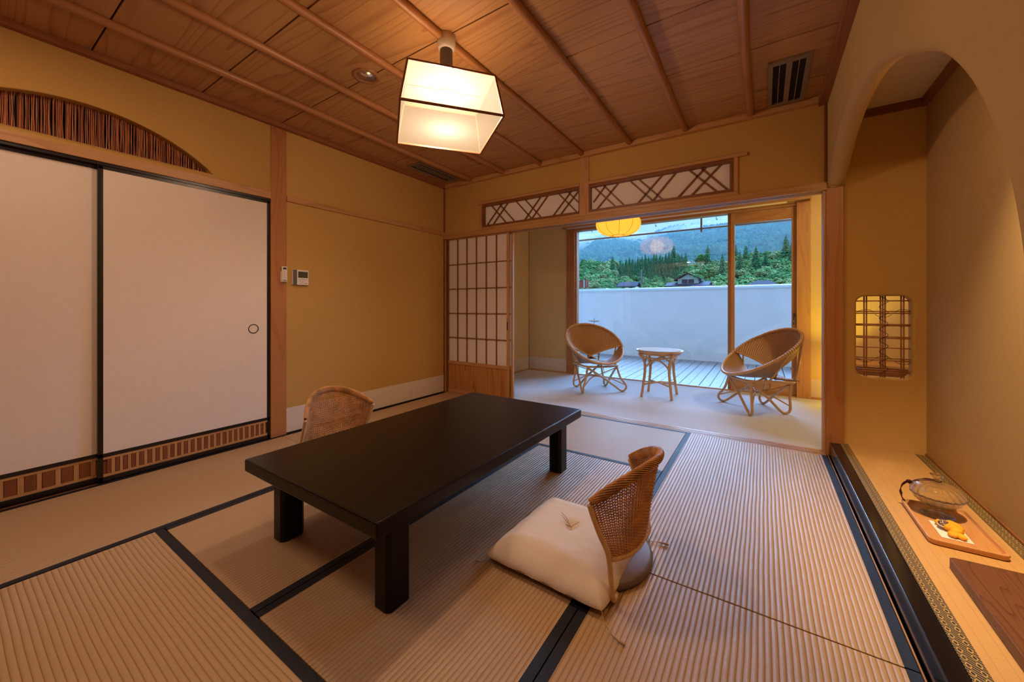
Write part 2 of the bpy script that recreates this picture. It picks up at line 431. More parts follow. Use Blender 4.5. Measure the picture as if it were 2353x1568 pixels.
def herring(name, base, dark):
    m, g = mat0(name)
    uv = g.new('ShaderNodeUVMap').outputs[0]
    sp = g.new('ShaderNodeSeparateXYZ', {0: uv})
    u, v = sp.outputs[0], sp.outputs[1]
    a = g.m('ABSOLUTE', g.m('SUBTRACT', u, .5))
    s1 = g.m('ADD', g.m('MULTIPLY', v, 26.0), g.m('MULTIPLY', a, 34.0))
    st = g.m('ABSOLUTE', g.m('SINE', g.m('MULTIPLY', s1, pi)))
    cr = g.m('ABSOLUTE', g.m('SINE', g.m('MULTIPLY', g.m('SUBTRACT', g.m('MULTIPLY', v, 26.0), g.m('MULTIPLY', a, 34.0)), pi)))
    h = g.m('ADD', st, g.m('MULTIPLY', cr, .35))
    bump = g.new('ShaderNodeBump', {'Strength': 1.0, 'Distance': .006, 'Height': h}).outputs[0]
    lo = g.ramp(st, [(0.05, (1,1,1)), (.45, (.1,.1,.1)), (1, (0,0,0))])
    lo2 = g.ramp(cr, [(0.0, (.6,.6,.6)), (.3, (0,0,0))])
    col = g.mix(g.m('MULTIPLY', g.m('MAXIMUM', lo, lo2), .8), base, dark)
    out(g, pbsdf(g, col, .48, bump, spec=.45)); return m
M['herring'] = herring('herringbone_cane', (0.62, 0.39, 0.21), (0.17, 0.06, 0.02))

def brocade():
    m, g = mat0('brocade_border')
    tc = g.new('ShaderNodeTexCoord').outputs['Object']
    sp = g.new('ShaderNodeSeparateXYZ', {0: tc})
    x = g.m('DIVIDE', sp.outputs[0], .0225); y = g.m('DIVIDE', sp.outputs[1], .026)
    yo = g.m('ADD', y, g.m('MULTIPLY', g.m('FLOOR', x), .5))
    fx = g.m('SUBTRACT', g.m('FRACT', x), .5); fy = g.m('SUBTRACT', g.m('FRACT', yo), .5)
    d = g.m('SQRT', g.m('ADD', g.m('MULTIPLY', g.m('MULTIPLY', fx, fx), 2.2), g.m('MULTIPLY', fy, fy)))
    ring = g.ramp(g.m('ABSOLUTE', g.m('SUBTRACT', d, .30)), [(0.0, (1,1,1)), (.05, (1,1,1)), (.075, (0,0,0))])
    diag = g.m('ABSOLUTE', g.m('SINE', g.m('MULTIPLY', g.m('ADD', g.m('MULTIPLY', x, .8), g.m('MULTIPLY', y, 1.3)), pi*2)))
    dl = g.ramp(diag, [(0.0, (1,1,1)), (.30, (1,1,1)), (.42, (0,0,0))])
    out_m = g.ramp(d, [(0.36, (0,0,0)), (.40, (1,1,1))])
    f = g.m('ADD', ring, g.m('MULTIPLY', dl, out_m), clamp=True)
    nz = g.new('ShaderNodeTexNoise', {'Vector': tc, 'Scale': 900, 'Detail': 1})
    gold = g.mix(nz.outputs['Fac'], (0.70, 0.44, 0.10), (0.42, 0.29, 0.10))
    col = g.mix(f, (0.025, 0.022, 0.020), gold)
    out(g, pbsdf(g, col, .6, g.new('ShaderNodeBump', {'Strength': .3, 'Distance': .001, 'Height': f}).outputs[0])); return m
M['brocade'] = brocade()

def tokomat():
    m, g = mat0('alcove_straw')
    tc = g.new('ShaderNodeTexCoord').outputs['Object']
    sp = g.new('ShaderNodeSeparateXYZ', {0: tc})
    st = g.m('FRACT', g.m('DIVIDE', sp.outputs[0], .034))
    line = g.ramp(st, [(0.0, (1,1,1)), (.05, (.2,.2,.2)), (.09, (0,0,0))])
    fine = g.new('ShaderNodeTexNoise', {'Vector': g.new('ShaderNodeMapping', {'Vector': tc, 'Scale': (30, 700, 30)}), 'Scale': 1, 'Detail': 2})
    c = g.mix(g.m('MULTIPLY', fine.outputs['Fac'], .6), (0.66, 0.40, 0.155), (0.42, 0.22, 0.07))
    c2 = g.mix(g.m('MULTIPLY', line, .5), c, (0.25, 0.12, 0.04))
    h = g.m('SUBTRACT', g.m('MULTIPLY', fine.outputs['Fac'], .3), line)
    out(g, pbsdf(g, c2, .5, g.new('ShaderNodeBump', {'Strength': .3, 'Distance': .001, 'Height': h}).outputs[0])); return m
M['tokomat'] = tokomat()
# ================================================================== SETTING
def struct(name, label=None):
    return thing(name, label, None, kind='structure')
ZC = 2.41; RX = 3.48; NY = -3.66
fl = struct('floor', 'room floor under the straw mats')
BX(-.6, 5.2, NY-.3, 2.06, -.24, -.16).build('foundation', M['dark'], fl)
BX(3.48, 3.60, -.001, .115, -.10, -.004).build('threshold_end', M['dark'], fl)
BX(-.15, 4.5, NY, .0, -.12, -.056).build('subfloor', M['dark'], fl)
# sliding-door sills (grooved rails) of the openings
tr = struct('trim_1', 'grooved wooden sill between the mat room and the veranda')
for a, b, z in ((.0, .014, 0.001), (.014, .028, -.006), (.028, .045, 0.001), (.045, .055, -.006), (.055, .075, 0.001), (.075, .085, -.006), (.085, .115, .001)):
    BX(0, RX, a, b, -.05, z).build('rail_strip', M['woodx'] if z > 0 else M['dark'], tr)
tr = struct('trim_2', 'black lacquered floor rail under the sliding paper doors')
for a, b, z in ((-.004, .0, .0), (-.03, -.004, -.004), (-.036, -.03, .0), (-.062, -.036, -.004), (-.1, -.062, 0)):
    BX(a, b, NY, -1.89, -.05, z).build('rail_strip', M['lacq'] if z == 0 else M['darkwoody'], tr)
vf = struct('floor.001', 'pale fabric veranda floor')
BX(0, 4.45, .115, 1.94, -.05, 0).build('carpet', M['carpet'], vf)

# ---- tatami mats, each its own thing
mats = [
 ('far left', (0, .865, -1.82, 0), 1, 'straw mat in the far left corner, along the ochre wall'),
 ('near left', (0, .865, NY+.02, -1.82), 1, 'straw mat along the white sliding doors at left'),
 ('back', (.868, 2.612, -.89, 0), 0, 'crosswise straw mat at the veranda sill, beyond the table'),
 ('mid left', (.868, 1.738, -2.725, -.892), 1, 'straw mat under the left half of the black table'),
 ('mid right', (1.741, 2.611, -2.725, -.892), 1, 'straw mat under the right half of the table and the white cushion'),
 ('front', (.868, 2.612, NY+.02, -2.728), 0, 'crosswise straw mat in front of the table, nearest the camera'),
 ('far right', (2.614, 3.483, -1.82, 0), 1, 'straw mat at right reaching the veranda sill, glossy from daylight'),
 ('near right', (2.614, 3.483, NY+.02, -1.823), 1, 'straw mat at lower right beside the black alcove sill, behind the floor chair')]
for nm, (x0, x1, y0, y1), ax, lab in mats:
    cx, cyy = (x0+x1)/2, (y0+y1)/2
    t = thing('tatami_mat', lab, 'mat', (cx, cyy, -.055), 0, 'straw mats of the room floor')
    hx, hy = (x1-x0)/2-.001, (y1-y0)/2-.001
    BX(-hx, hx, -hy, hy, 0, .055).build('straw_top', M['tatx'] if ax == 0 else M['taty'], t, bevel=.002)
    for s in (-1, 1):
        if ax == 1: b = BX(s*hx-(.0305 if s > 0 else .0005), s*hx+(.0305 if s < 0 else .0005), -hy, hy, 0.0, .0558)
        else: b = BX(-hx, hx, s*hy-(.0305 if s > 0 else .0005), s*hy+(.0305 if s < 0 else .0005), 0.0, .0558)
        b.build('cloth_border', M['heri'], t)

# ---- ceiling: cedar boards, poles, cornice
ce = struct('ceiling', 'cedar board ceiling with round poles')
BX(-.1, 3.6, NY, .12, ZC+.018, ZC+.05).build('ceiling_void', M['dark'], ce)
ys = [0, -.325, -.83, -1.33, -1.828, -2.325, -2.82, -3.32, NY]
for a, b in zip(ys, ys[1:]):
    m0 = (a+b)/2
    o = BX(0, RX, -(a-b)/2+.0035, (a-b)/2-.0035, 0, .016).build('ceiling_board', M['ceil'], ce, bevel=.0015)
    o.location = (0, m0, ZC)
for k in range(1, 8):
    mb = MB(); x = .435*k
    pts = []; rr = []
    for j in range(61):
        y = NY + (0-NY)*j/60
        pts.append((.003*sin(y*3.1+k)+.002*noise.noise((y*5, k, 0)), y, 0)); rr.append(.0225*(1+.07*noise.noise((y*6, k*3.3, 1.7))))
    mb.tube(pts, rr, 12)
    o = mb.build('ceiling_pole', M['pole'], ce, smooth=True); o.location = (x, 0, ZC-.014)
tr = struct('trim_3', 'cedar cornice round the ceiling')
BX(0, .045, NY, 0, 2.375, ZC).build('cornice', M['darkwoody'], tr, bevel=.003)
BX(.045, RX-.045, -.045, 0, 2.368, ZC).build('cornice', M['woodx'], tr, bevel=.003)
BX(RX-.045, RX+.01, NY, 0, 2.355, ZC).build('cornice', M['darkwoody'], tr, bevel=.003)

# ---- left wall
wl = struct('wall_left', 'ochre plaster wall at left')
BX(-.12, 0, -1.776, 0, 0, 2.45).build('plaster', M['plaster'], wl)
# plaster over the sliding doors with half-moon opening
arc = []
yc, hw, zb, zt = -2.84, .59, 1.900, 2.122
n = 28
rad = (hw*hw+(zt-zb)**2)/(2*(zt-zb)); zc0 = zt-rad; a0 = math.asin(hw/rad)
for i in range(n+1):
    a = -a0+2*a0*i/n; arc.append((yc+rad*sin(a), zc0+rad*cos(a), 1))
inner = arc + [(yc+hw*(1-2*i/14), zb, 0) for i in range(1, 14)]
outer = [(NY, 1.87, 0), (-1.89, 1.87, 0), (-1.89, 2.45, 0), (NY, 2.45, 0)]
plate('plaster_with_half_moon_opening', outer, inner, .12, .006, M['plaster'], lambda u, v, d: (-d, u, v), wl)
BX(-.12, -.10, NY, -1.89, 1.88, 2.2).build('opening_back', M['dark'], wl)
mb = MB(); y = yc-hw+.006; random.seed(3)
while y < yc+hw-.006:
    ztop = zc0+math.sqrt(max(rad*rad-(y-yc)**2, 0))-.001
    if ztop > zb+.004:
        r = random.uniform(.0022, .0036); x = -.052+random.uniform(-.008, .006); k = random.uniform(-.004, .004)
        mb.tube([(x, y, zb), (x+k*.5, y+k, (zb+ztop)/2), (x, y+k*.4, ztop)], r, 5, cap=False)
        y += r*2*random.uniform(.95, 1.35)
    else: y += .006
def reedmat():
    m, g = mat0('reeds')
    tc = g.new('ShaderNodeTexCoord').outputs['Object']
    nz = g.new('ShaderNodeTexNoise', {'Vector': g.new('ShaderNodeMapping', {'Vector': tc, 'Scale': (1, 150, 2)}), 'Scale': 1, 'Detail': 2})
    c = g.ramp(nz.outputs['Fac'], [(.36, (.03, .008, .005)), (.45, (.30, .06, .018)), (.52, (.58, .20, .04)), (.58, (.14, .035, .02)), (.66, (.62, .30, .16))])
    out(g, pbsdf(g, c, .45)); return m
o = mb.build('reed_screen', reedmat(), wl, smooth=True, kind='stuff')
# paper band, black line
BX(-.001, .0015, -1.776, 0, .012, .203).build('paper_band', M['band'], wl)
tr = struct('trim_4', 'slim horizontal picture rail on the left wall')
BX(-.01, .018, -1.776, 0, 1.826, 1.866).build('rail', M['woody'], tr, bevel=.002)
tr = struct('trim_5', 'wooden lintel over the white sliding doors')
BX(-.1, .010, NY, -1.89, 1.818, 1.872).build('lintel', M['woody'], tr, bevel=.002)
BX(-.1, .0, NY, -1.89, 1.802, 1.818).build('lacquered_head_rail', M['lacq'], tr)
BX(-.036, -.031, NY, -1.89, 1.790, 1.803).build('head_rail_fin', M['lacq'], tr)
tr = struct('trim_6', 'square wooden post between the sliding doors and the ochre wall')
BX(-.1, .006, -1.89, -1.776, 0, 2.376).build('post', M['woodr'], tr, bevel=.003)
tr = struct('baseboard_left', 'thin black base strip of the left wall')
BX(-.01, .003, -1.776, 0, 0, .012).build('strip', M['lacq'], tr)

# ---- back wall of the room (above the veranda opening)
wb = struct('wall_back', 'ochre plaster wall above the veranda opening')
for b in ((0, 3.6, 0, .12, 2.146, 2.45), (0, .536, 0, .12, 1.835, 2.146), (2.96, 3.50, 0.001, .12, 1.80, 2.146)):
    BX(*b).build('plaster', M['plaster'], wb)
tr = struct('trim_7', 'wooden lintel with grooves over the veranda opening')
BX(0, RX, -.010, .12, 1.800, 1.836).build('lintel', M['woodx'], tr, bevel=.002)
for a, b in ((-.010, .022), (.038, .062), (.078, .12)):
    BX(0, RX, a, b, 1.786, 1.800).build('groove_lip', M['woodx'], tr)
BX(0, RX, .022, .078, 1.7995, 1.8005).build('groove', M['dark'], tr)
tr = struct('trim_8', 'short wooden post between the two lattice transoms')
BX(1.703, 1.795, -.012, .12, 1.836, 2.37).build('post', M['woodz'], tr, bevel=.002)
tr = struct('trim_9', 'thin corner battens of the room')
BX(0, .012, -.012, 0, 1.866, 2.375).build('batten', M['darkwoodz'], tr)
BX(0, .014, -.014, 0, 0, 1.79).build('batten', M['darkwoodz'], tr)
BX(3.466, 3.478, -.012, 0, 1.836, 2.36).build('batten', M['darkwoodz'], tr)
# transoms
def ranma(n, x0, x1, cap0, cap1, label, bars):
    t = struct('window_%d' % n, label)
    if cap0 < x0: BX(x0, x0+.028, -.013, .02, 1.8601, 2.112).build('casing', M['woodz'], t, bevel=.001)
    if cap1 > x1: BX(x1-.028, x1, -.013, .02, 1.8601, 2.112).build('casing', M['woodz'], t, bevel=.001)
    BX(cap0, cap1, -.022, .02, 2.112, 2.137).build('cap_rail', M['woodx'], t, bevel=.001)
    i0 = x0+.030 if cap0 < x0 else x0; i1 = x1-.030 if cap1 > x1 else x1
    s0 = .022 if cap0 < x0 else .012; s1 = .012 if cap1 <= x1 else .024
    BX(i0, i1, -.004, .05, 2.088, 2.112).build('frame_rail', M['darkwoodx'], t)
    BX(i0, i1, -.004, .05, 1.860, 1.884).build('frame_rail', M['darkwoodx'], t)
    BX(x0, x1, -.012, .05, 1.836, 1.860).build('bottom_rail', M['woodx'], t)
    BX(i0, i0+s0, -.004, .05, 1.884, 2.088).build('frame_stile', M['darkwoodz'], t)
    BX(i1-s1, i1, -.004, .05, 1.884, 2.088).build('frame_stile', M['darkwoodz'], t)
    BX(i0, i1, .034, .036, 1.87, 2.10).build('paper_pane', M['shoji'], t)
    for a, b in bars:
        za, zb_ = 1.876, 2.096
        q = (b[1] if len(b) > 1 else None)
        MB().bar((a[0], .026, a[1]), (b[0], .026, b[1]), .0115, .014).build('lattice_bar', M['darkwoodx'], t)
lo, hi = 1.878, 2.094
DN = lambda a, b: ((a, hi), (b, lo)); UP = lambda a, b: ((a, lo), (b, hi))
ranma(1, .531, 1.703, .505, 1.703, 'left lattice transom with crossed slanting bars', [DN(.668,.868), DN(.774,.974), DN(.983,1.182), DN(1.092,1.290), DN(1.470,1.672),
      ((1.570, hi), (1.688, 1.967)), UP(.600,.806), UP(.683,.886), UP(1.082,1.279), UP(1.164,1.359), UP(1.406,1.610), ((1.486, lo), (1.690, 2.094))])
ranma(2, 1.795, 2.967, 1.795, 3.025, 'right lattice transom with crossed slanting bars', [DN(1.832,2.039), DN(1.920,2.115), DN(2.155,2.359), DN(2.230,2.436), DN(2.626,2.832), DN(2.712,2.906),
      ((1.826, 1.955), (1.944, hi)), UP(1.850,2.060), UP(2.216,2.428), UP(2.337,2.533), UP(2.538,2.750), UP(2.637,2.856)])

# ---- shoji doors
def shoji(n, x0, x1, y0, y1, label, cols=6):
    t = struct('door_%d' % n, label)
    zt = 1.792
    BX(x0, x0+.036, y0, y1, .003, zt).build('stile', M['darkwoodz'], t, bevel=.001)
    BX(x1-.022, x1, y0, y1, .003, zt).build('stile', M['woodz'], t, bevel=.001)
    BX(x0+.036, x1-.022, y0, y1, 1.775, zt).build('top_rail', M['woodx'], t)
    BX(x0+.036, x1-.022, y0, y1, .334, .369).build('middle_rail', M['woodx'], t)
    BX(x0+.036, x1-.022, y0, y1, .003, .04).build('bottom_rail', M['woodx'], t)
    BX(x0+.036, x1-.022, y0+.008, y0+.014, .04, .334).build('base_board', M['cryp'], t)
    BX(x0+.036, x1-.022, y0+.018, y0+.019, .369, 1.775).build('paper', M['shoji'], t)
    xs0, xs1 = x0+.036, x1-.022
    for k in range(1, cols):
        x = xs0+(xs1-xs0)*k/cols
        BX(x-.0048, x+.0048, y0+.004, y0+.018, .369, 1.775).build('lattice_bar', M['darkwoodz'], t)
    for k in range(1, 5):
        z = .369+(1.775-.369)*k/5-.008
        BX(xs0, xs1, y0+.005, y0+.0175, z-.0042, z+.0042).build('lattice_rail', M['darkwoodx'], t)
    return t
t = shoji(3, .0, .884, .028, .056, 'front paper lattice screen door at the left end of the veranda opening')
BX(.8665, .8785, .0268, .030, .752, .835).build('finger_pull', M['lacq'], t)
shoji(4, .028, .916, .066, .094, 'second paper lattice door stacked behind the first')

# ---- fusuma doors
def fusuma(n, y0, y1, xf, label, hand=None, slats=(), seed=1):
    t = struct('door_%d' % n, label)
    xb = xf-.025
    BX(xb, xf-.002, y0+.02, y1-.02, .16, 1.785).build('paper_face', M['fusuma'], t)
    for a, b in ((y0, y0+.022), (y1-.018, y1)): BX(xb, xf+.001, a, b, .003, 1.80).build('lacquered_stile', M['lacq'], t, bevel=.002)
    BX(xb, xf+.001, y0, y1, 1.782, 1.80).build('lacquered_rail', M['lacq'], t)
    BX(xb, xf+.001, y0, y1, .142, .163).build('lacquered_rail', M['lacq'], t)
    BX(xb, xf+.001, y0, y1, .003, .030).build('lacquered_rail', M['lacq'], t)
    BX(xb, xf-.010, y0+.02, y1-.018, .03, .142).build('slat_backing', M['darkwoodz'], t)
    BX(xf-.012, xf-.001, y0+.02, y1-.018, .128, .142).build('slat_frame', M['woody'], t)
    BX(xf-.012, xf-.001, y0+.02, y1-.018, .030, .044).build('slat_frame', M['woody'], t)
    random.seed(seed); y = y1-.018-.012; k = 0
    while y > y0+.045:
        w_ = slats[k % 2]*random.uniform(.9, 1.15); gap = .0025
        BX(xf-.010, xf-.003, y-w_, y, .044, .128).build('wood_slat', M['darkwoodz'] if k % 2 else M['woodz'], t); k += 1
        y -= w_+gap
    if hand:
        m = MB(); ys_, zs = hand
        pr = [(.0001, .002), (.028, .002), (.030, .006), (.034, .006), (.034, .0), (.031, -.004)]
        vs = []; nn = 28
        for r, d in pr:
            for q in range(nn): vs.append((xf-.002+d-.003+.0, ys_+r*cos(2*pi*q/nn), zs+r*sin(2*pi*q/nn)))
        m.add(vs, [(i*nn+q, i*nn+(q+1) % nn, (i+1)*nn+(q+1) % nn, (i+1)*nn+q) for i in range(len(pr)-1) for q in range(nn)])
        m.build('round_pull', M['lacq'], t, smooth=True)
    return t
fusuma(5, -2.790, -1.892, -.006, 'white paper sliding door with round black pull, right of the two', (-2.003, .837), (.013, .016), 4)
fusuma(6, -3.64, -2.762, -.037, 'white paper sliding door at the left edge, behind its neighbour', None, (.018, .036), 5)

# ---- right side: alcove post, arch wall, alcove
tr = struct('trim_10', 'reddish square alcove post at the right end of the veranda opening')
BX(3.476, 3.569, .0, .10, .0, 1.80).build('post', M['woodr'], tr, bevel=.006)
BX(3.464, 3.477, .015, .125, .0, 1.80).build('jamb', M['woodz'], tr, bevel=.001)
cur = [(-.004, 1.800), (-.03, 1.800), (-.07, 1.815), (-.20, 1.880), (-.40, 1.955), (-.62, 2.003), (-.85, 2.012), (-1.08, 1.987), (-1.30, 1.927), (-1.50, 1.845), (-1.68, 1.758), (-1.82, 1.683),
       (-1.93, 1.612), (-2.03, 1.525), (-2.12, 1.425), (-2.19, 1.320), (-2.24, 1.215), (-2.275, 1.10), (-2.30, .96), (-2.325, .75), (-2.34, .5), (-2.345, .25), (-2.345, .09)]
cv = [(p.x, p.y, 1) for p in spline([(a, b, 0) for a, b in cur], 5)]
cv[0] = (0.0, cv[0][1], 0)
poly = cv + [(-2.345, .0, 0), (NY, 0, 0), (NY, 2.45, 0), (0.0, 2.45, 0)]
wr = struct('wall_right', 'plaster wall at right with a big rounded arch')
plate('arch_plaster', poly, None, .095, .045, M['plaster_arch'], lambda u, v, d: (3.482+d, u, v), wr, n=7)
# alcove shell
aw = struct('wall_alcove_back', 'far plaster wall of the alcove with the small window hole')
hole = []
x0, x1, z0, z1, rr_ = 3.632, 3.893, .545, 1.068, .045
for cx_, cz_, s in ((x1-rr_, z1-rr_, 0), (x0+rr_, z1-rr_, 90), (x0+rr_, z0+rr_, 180), (x1-rr_, z0+rr_, 270)):
    for k in range(7): hole.append((cx_+rr_*cos(R(s+15*k)), cz_+rr_*sin(R(s+15*k)), 1))
plate('plaster', [(3.55, .0, 0), (4.05, .0, 0), (4.05, 2.45, 0), (3.55, 2.45, 0)], hole, .10, .014, M['plaster'], lambda u, v, d: (u, .02+d, v), aw)
ar = struct('wall_alcove_side', 'right plaster wall of the alcove')
BX(3.952, 4.04, NY, .02, 0, 2.45).build('plaster', M['plaster_arch'], ar)
ac = struct('ceiling.001', 'plain alcove ceiling')
BX(3.55, 3.96, NY, .03, 2.265, 2.30).build('board', M['plaster_pale'], ac)
tr = struct('trim_11', 'dark cornice inside the alcove')
BX(3.577, 3.952, -.012, .02, 2.222, 2.265).build('cornice', M['darkwoodx'], tr)
BX(3.925, 3.952, -1.9, -.012, 2.222, 2.265).build('cornice', M['darkwoody'], tr)
tr = struct('trim_12', 'wooden valance board hiding the alcove lamp')
BX(3.577, 3.952, -1.32, -1.30, 2.19, 2.265).build('valance', M['darkwoodx'], tr)
BX(3.577, 3.952, NY, -3.0, 0, 2.265).build('alcove_end', M['plaster_arch'], aw)
# raised alcove floor
tr = struct('trim_13', 'glossy black lacquered front sill of the alcove')
BX(3.495, 3.547, -3.4, -.002, 0, .0935).build('sill_beam', M['kamachi'], tr, bevel=.005, segs=3)
tr = struct('trim_14', 'narrow pale strip between the mats and the black sill')
BX(3.4845, 3.489, NY+.02, -.001, -.05, .002).build('strip', M['woody'], tr)
fa = struct('floor.002', 'raised alcove floor')
BX(3.547, 3.952, -3.0, .02, .0, .080).build('base', M['dark'], fa)
am = thing('alcove_mat', 'fine straw alcove mat with gold and black brocade borders', 'mat', (3.748, -1.5, .080))
BX(-.160, .156, -1.49, 1.518, 0, .0135).build('straw_top', M['tokomat'], am)
BX(-.201, -.158, -1.49, 1.518, 0, .0145).build('brocade_border', M['brocade'], am)
BX(.154, .197, -1.49, 1.518, 0, .0145).build('brocade_border', M['brocade'], am)
# base line on right wall
tr = struct('baseboard_alcove', 'thin strip at the foot of the alcove side wall')
BX(3.9455, 3.953, -3.0, .02, .08, .105).build('strip', M['darkwoody'], tr)

# small alcove window lattice (window_4)
wn = struct('window_4', 'small rounded lattice window in the alcove wall, laced with a dark vine')
for x in (3.678, 3.690, 3.757, 3.768, 3.779, 3.853, 3.865):
    MB().cyl((x, .075, .53), (x, .075, 1.08), .0042, 8).build('upright_reed', M['woodr'], wn, smooth=True)
for z in (1.037, .969, .957, .886, .878, .806, .797, .735, .667, .654, .592, .580):
    MB().cyl((3.60, .066, z), (3.92, .066, z), .0038, 8).build('cross_reed', M['woodr'], wn, smooth=True)
MB().tube(spline([(3.768+(.024 if k % 2 else -.020), .058+(.006 if k % 2 else 0), 1.07-.036*k) for k in range(15)], 6), .0017, 6).build('vine', M['ink'], wn, smooth=True)
for xc, zc_, sg in ((3.683, .972, 1), (3.859, .972, 1), (3.768, .942, -1), (3.683, .648, -1), (3.768, .672, 1), (3.859, .646, -1)):
    MB().tube(spline([(xc-.04, .060, zc_-.008*sg), (xc-.02, .056, zc_+.006*sg), (xc, .055, zc_+.009*sg), (xc+.02, .056, zc_+.006*sg), (xc+.04, .060, zc_-.008*sg)], 4), .0015, 5).build('vine_tie', M['ink'], wn, smooth=True)

# ---- near wall (behind the camera) and roof slab
wn_ = struct('wall_near', 'wall behind the camera, faced dark to weaken its window reflection')
BX(-.12, 4.05, NY-.1, NY, -.05, 2.5).build('panelling', M['darkwoodz'], wn_)  # dark finish chosen to weaken this unseen wall's reflection in the glass

# ================================================================== VERANDA
wv = struct('wall_veranda_left', 'left end wall of the veranda')
BX(-.12, 0, 0.0, 2.06, 0, 2.6).build('plaster', M['plaster_veranda'], wv)
BX(-.001, .0015, .12, 1.93, .02, .205).build('paper_band', M['band'], wv)
wv = struct('wall_veranda_back', 'plaster either side of the veranda window')
BX(0, .662, 1.93, 2.06, 0, 2.6).build('plaster', M['plaster_veranda'], wv)
BX(.002, .662, 1.9285, 1.931, .022, .208).build('paper_band', M['band'], wv)
BX(3.548, 4.6, 1.93, 2.06, 0, 2.6).build('plaster', M['plaster_veranda'], wv)
BX(3.55, 4.46, 1.9285, 1.931, .022, .215).build('paper_band', M['band'], wv)
BX(.66, 3.55, 1.93, 2.06, 2.150, 2.6).build('plaster', M['plaster_veranda'], wv)
wv = struct('wall_veranda_right', 'pale right end wall of the veranda')
BX(4.46, 4.6, .0, 2.0, 0, 2.6).build('plaster', M['plaster_pale'], wv)
BX(4.04, 4.6, .02, .12, 0, 2.6).build('plaster', M['plaster_pale'], wv)
cv_ = struct('ceiling.002', 'veranda ceiling')
BX(-.1, 4.6, .12, 2.0, 2.43, 2.46).build('board', M['plaster_pale'], cv_)
tr = struct('trim_15', 'slim wooden strips along the veranda walls')
BX(.0, .62, 1.918, 1.93, 2.212, 2.24).build('rail', M['woodx'], tr)
BX(.0, .012, 1.918, 1.93, .0, 2.212).build('batten', M['woodz'], tr)
BX(.0, .66, 1.916, 1.93, .0, .020).build('base_strip', M['woodx'], tr)
BX(.0, .012, .12, 1.918, .0, .020).build('base_strip', M['woody'], tr)
BX(3.55, 4.46, 1.916, 1.93, .0, .022).build('base_strip', M['woodx'], tr)
# window assembly window_3
wv = struct('window_3', 'wide veranda window with a fixed pane and a wooden sliding glass door')
BX(.662, .795, 1.915, 2.04, 0, 2.15).build('window_post', M['woodr'], wv, bevel=.003)
BX(.795, .812, 1.955, 2.04, 0, 2.13).build('window_jamb', M['woodz'], wv)
BX(3.428, 3.552, 1.912, 2.04, 0, 2.15).build('window_post', M['woodz'], wv, bevel=.003)
BX(.78, 3.43, 1.93, 2.05, 2.118, 2.150).build('head_rail', M['woodx'], wv)
BX(.78, 3.43, 1.925, 1.955, -.01, .010).build('sill_rail', M['woodx'], wv)
BX(.78, 3.43, 1.955, 1.966, -.02, .003).build('sill_rail', M['dark'], wv)
BX(.78, 3.43, 1.966, 1.985, -.02, .008).build('sill_rail', M['woodx'], wv)
BX(.78, 3.43, 1.985, 2.06, -.04, -.004).build('sill_rail', M['eavepale'], wv)
BX(2.763, 2.806, 1.995, 2.035, -.004, 2.12).build('meeting_stile', M['woodz'], wv, bevel=.002)
BX(.81, 2.765, 2.012, 2.016, -.004, 2.118).build('glass_pane', M['glass'], wv)
sd = [(2.800, 2.838, .008, 2.115, 'door_stile'), (3.386, 3.428, .008, 2.115, 'door_stile')]
for a, b, c, d, nme in sd: BX(a, b, 1.955, 1.990, c, d).build(nme, M['woodz'], wv, bevel=.002)
BX(2.838, 3.386, 1.957, 1.988, 1.985, 2.115).build('door_top_rail', M['woodx'], wv)
BX(2.838, 3.386, 1.957, 1.988, .008, .135).build('door_bottom_rail', M['woodx'], wv, bevel=.002)
BX(2.83, 3.39, 1.970, 1.974, .13, 1.99).build('glass_pane', M['glass'], wv)
BX(3.398, 3.418, 1.948, 1.956, .80, .93).build('door_lock', M['grey'], wv)
BX(3.402, 3.408, 1.944, 1.949, .83, .85).build('lock_button', M['white'], wv); BX(3.411, 3.415, 1.944, 1.949, .80, .88).build('lock_button', M['white'], wv)

# roll blind in its wooden box
bl = thing('roller_blind', 'wooden blind box over the window with a rolled pale blind and bead chains', 'blind', (2.09, 1.87, 2.14))
BX(-1.47, 1.467, -.03, -.015, .016, .100).build('blind_box', M['woodx'], bl, bevel=.002)
BX(-1.47, 1.467, -.03, .058, .095, .100).build('box_top', M['woodx'], bl)
BX(-1.47, -1.455, -.0149, .058, .016, .100).build('box_end', M['woodx'], bl); BX(1.452, 1.467, -.0149, .058, .016, .100).build('box_end', M['woodx'], bl)
MB().cyl((-1.40, .02, .030), (1.25, .02, .030), .024, 20).build('rolled_blind', M['paper'], bl, smooth=True)
def chain(pts, name='bead_chain'):
    m = MB(); L = 0; P = [Vector(p) for p in pts]; last = None
    for a, b in zip(P, P[1:]):
        n_ = max(1, int((b-a).length/.011))
        for k in range(n_):
            c = a.lerp(b, k/n_); r = .0032
            m.add([c+Vector(d)*r for d in ((1,0,0),(-1,0,0),(0,1,0),(0,-1,0),(0,0,1),(0,0,-1))], [(0,2,4),(2,1,4),(1,3,4),(3,0,4),(2,0,5),(1,2,5),(3,1,5),(0,3,5)])
    return m
chain([(-1.425, -.025, .01), (-1.425, -.025, -1.20), (-1.413, -.020, -1.22), (-1.405, -.015, -1.20), (-1.405, -.015, .01)]).build('bead_chain', M['white'], bl, smooth=True, kind='stuff')
chain(spline([(1.25, -.02, .02), (1.34, -.045, .008), (1.40, -.045, .02), (1.43, -.045, .06), (1.435, -.045, .12), (1.42, -.045, .13), (1.415, -.045, .07), (1.385, -.045, .03), (1.33, -.04, .018), (1.25, -.02, .03)], 4)).build('bead_chain', M['white'], bl, smooth=True, kind='stuff')

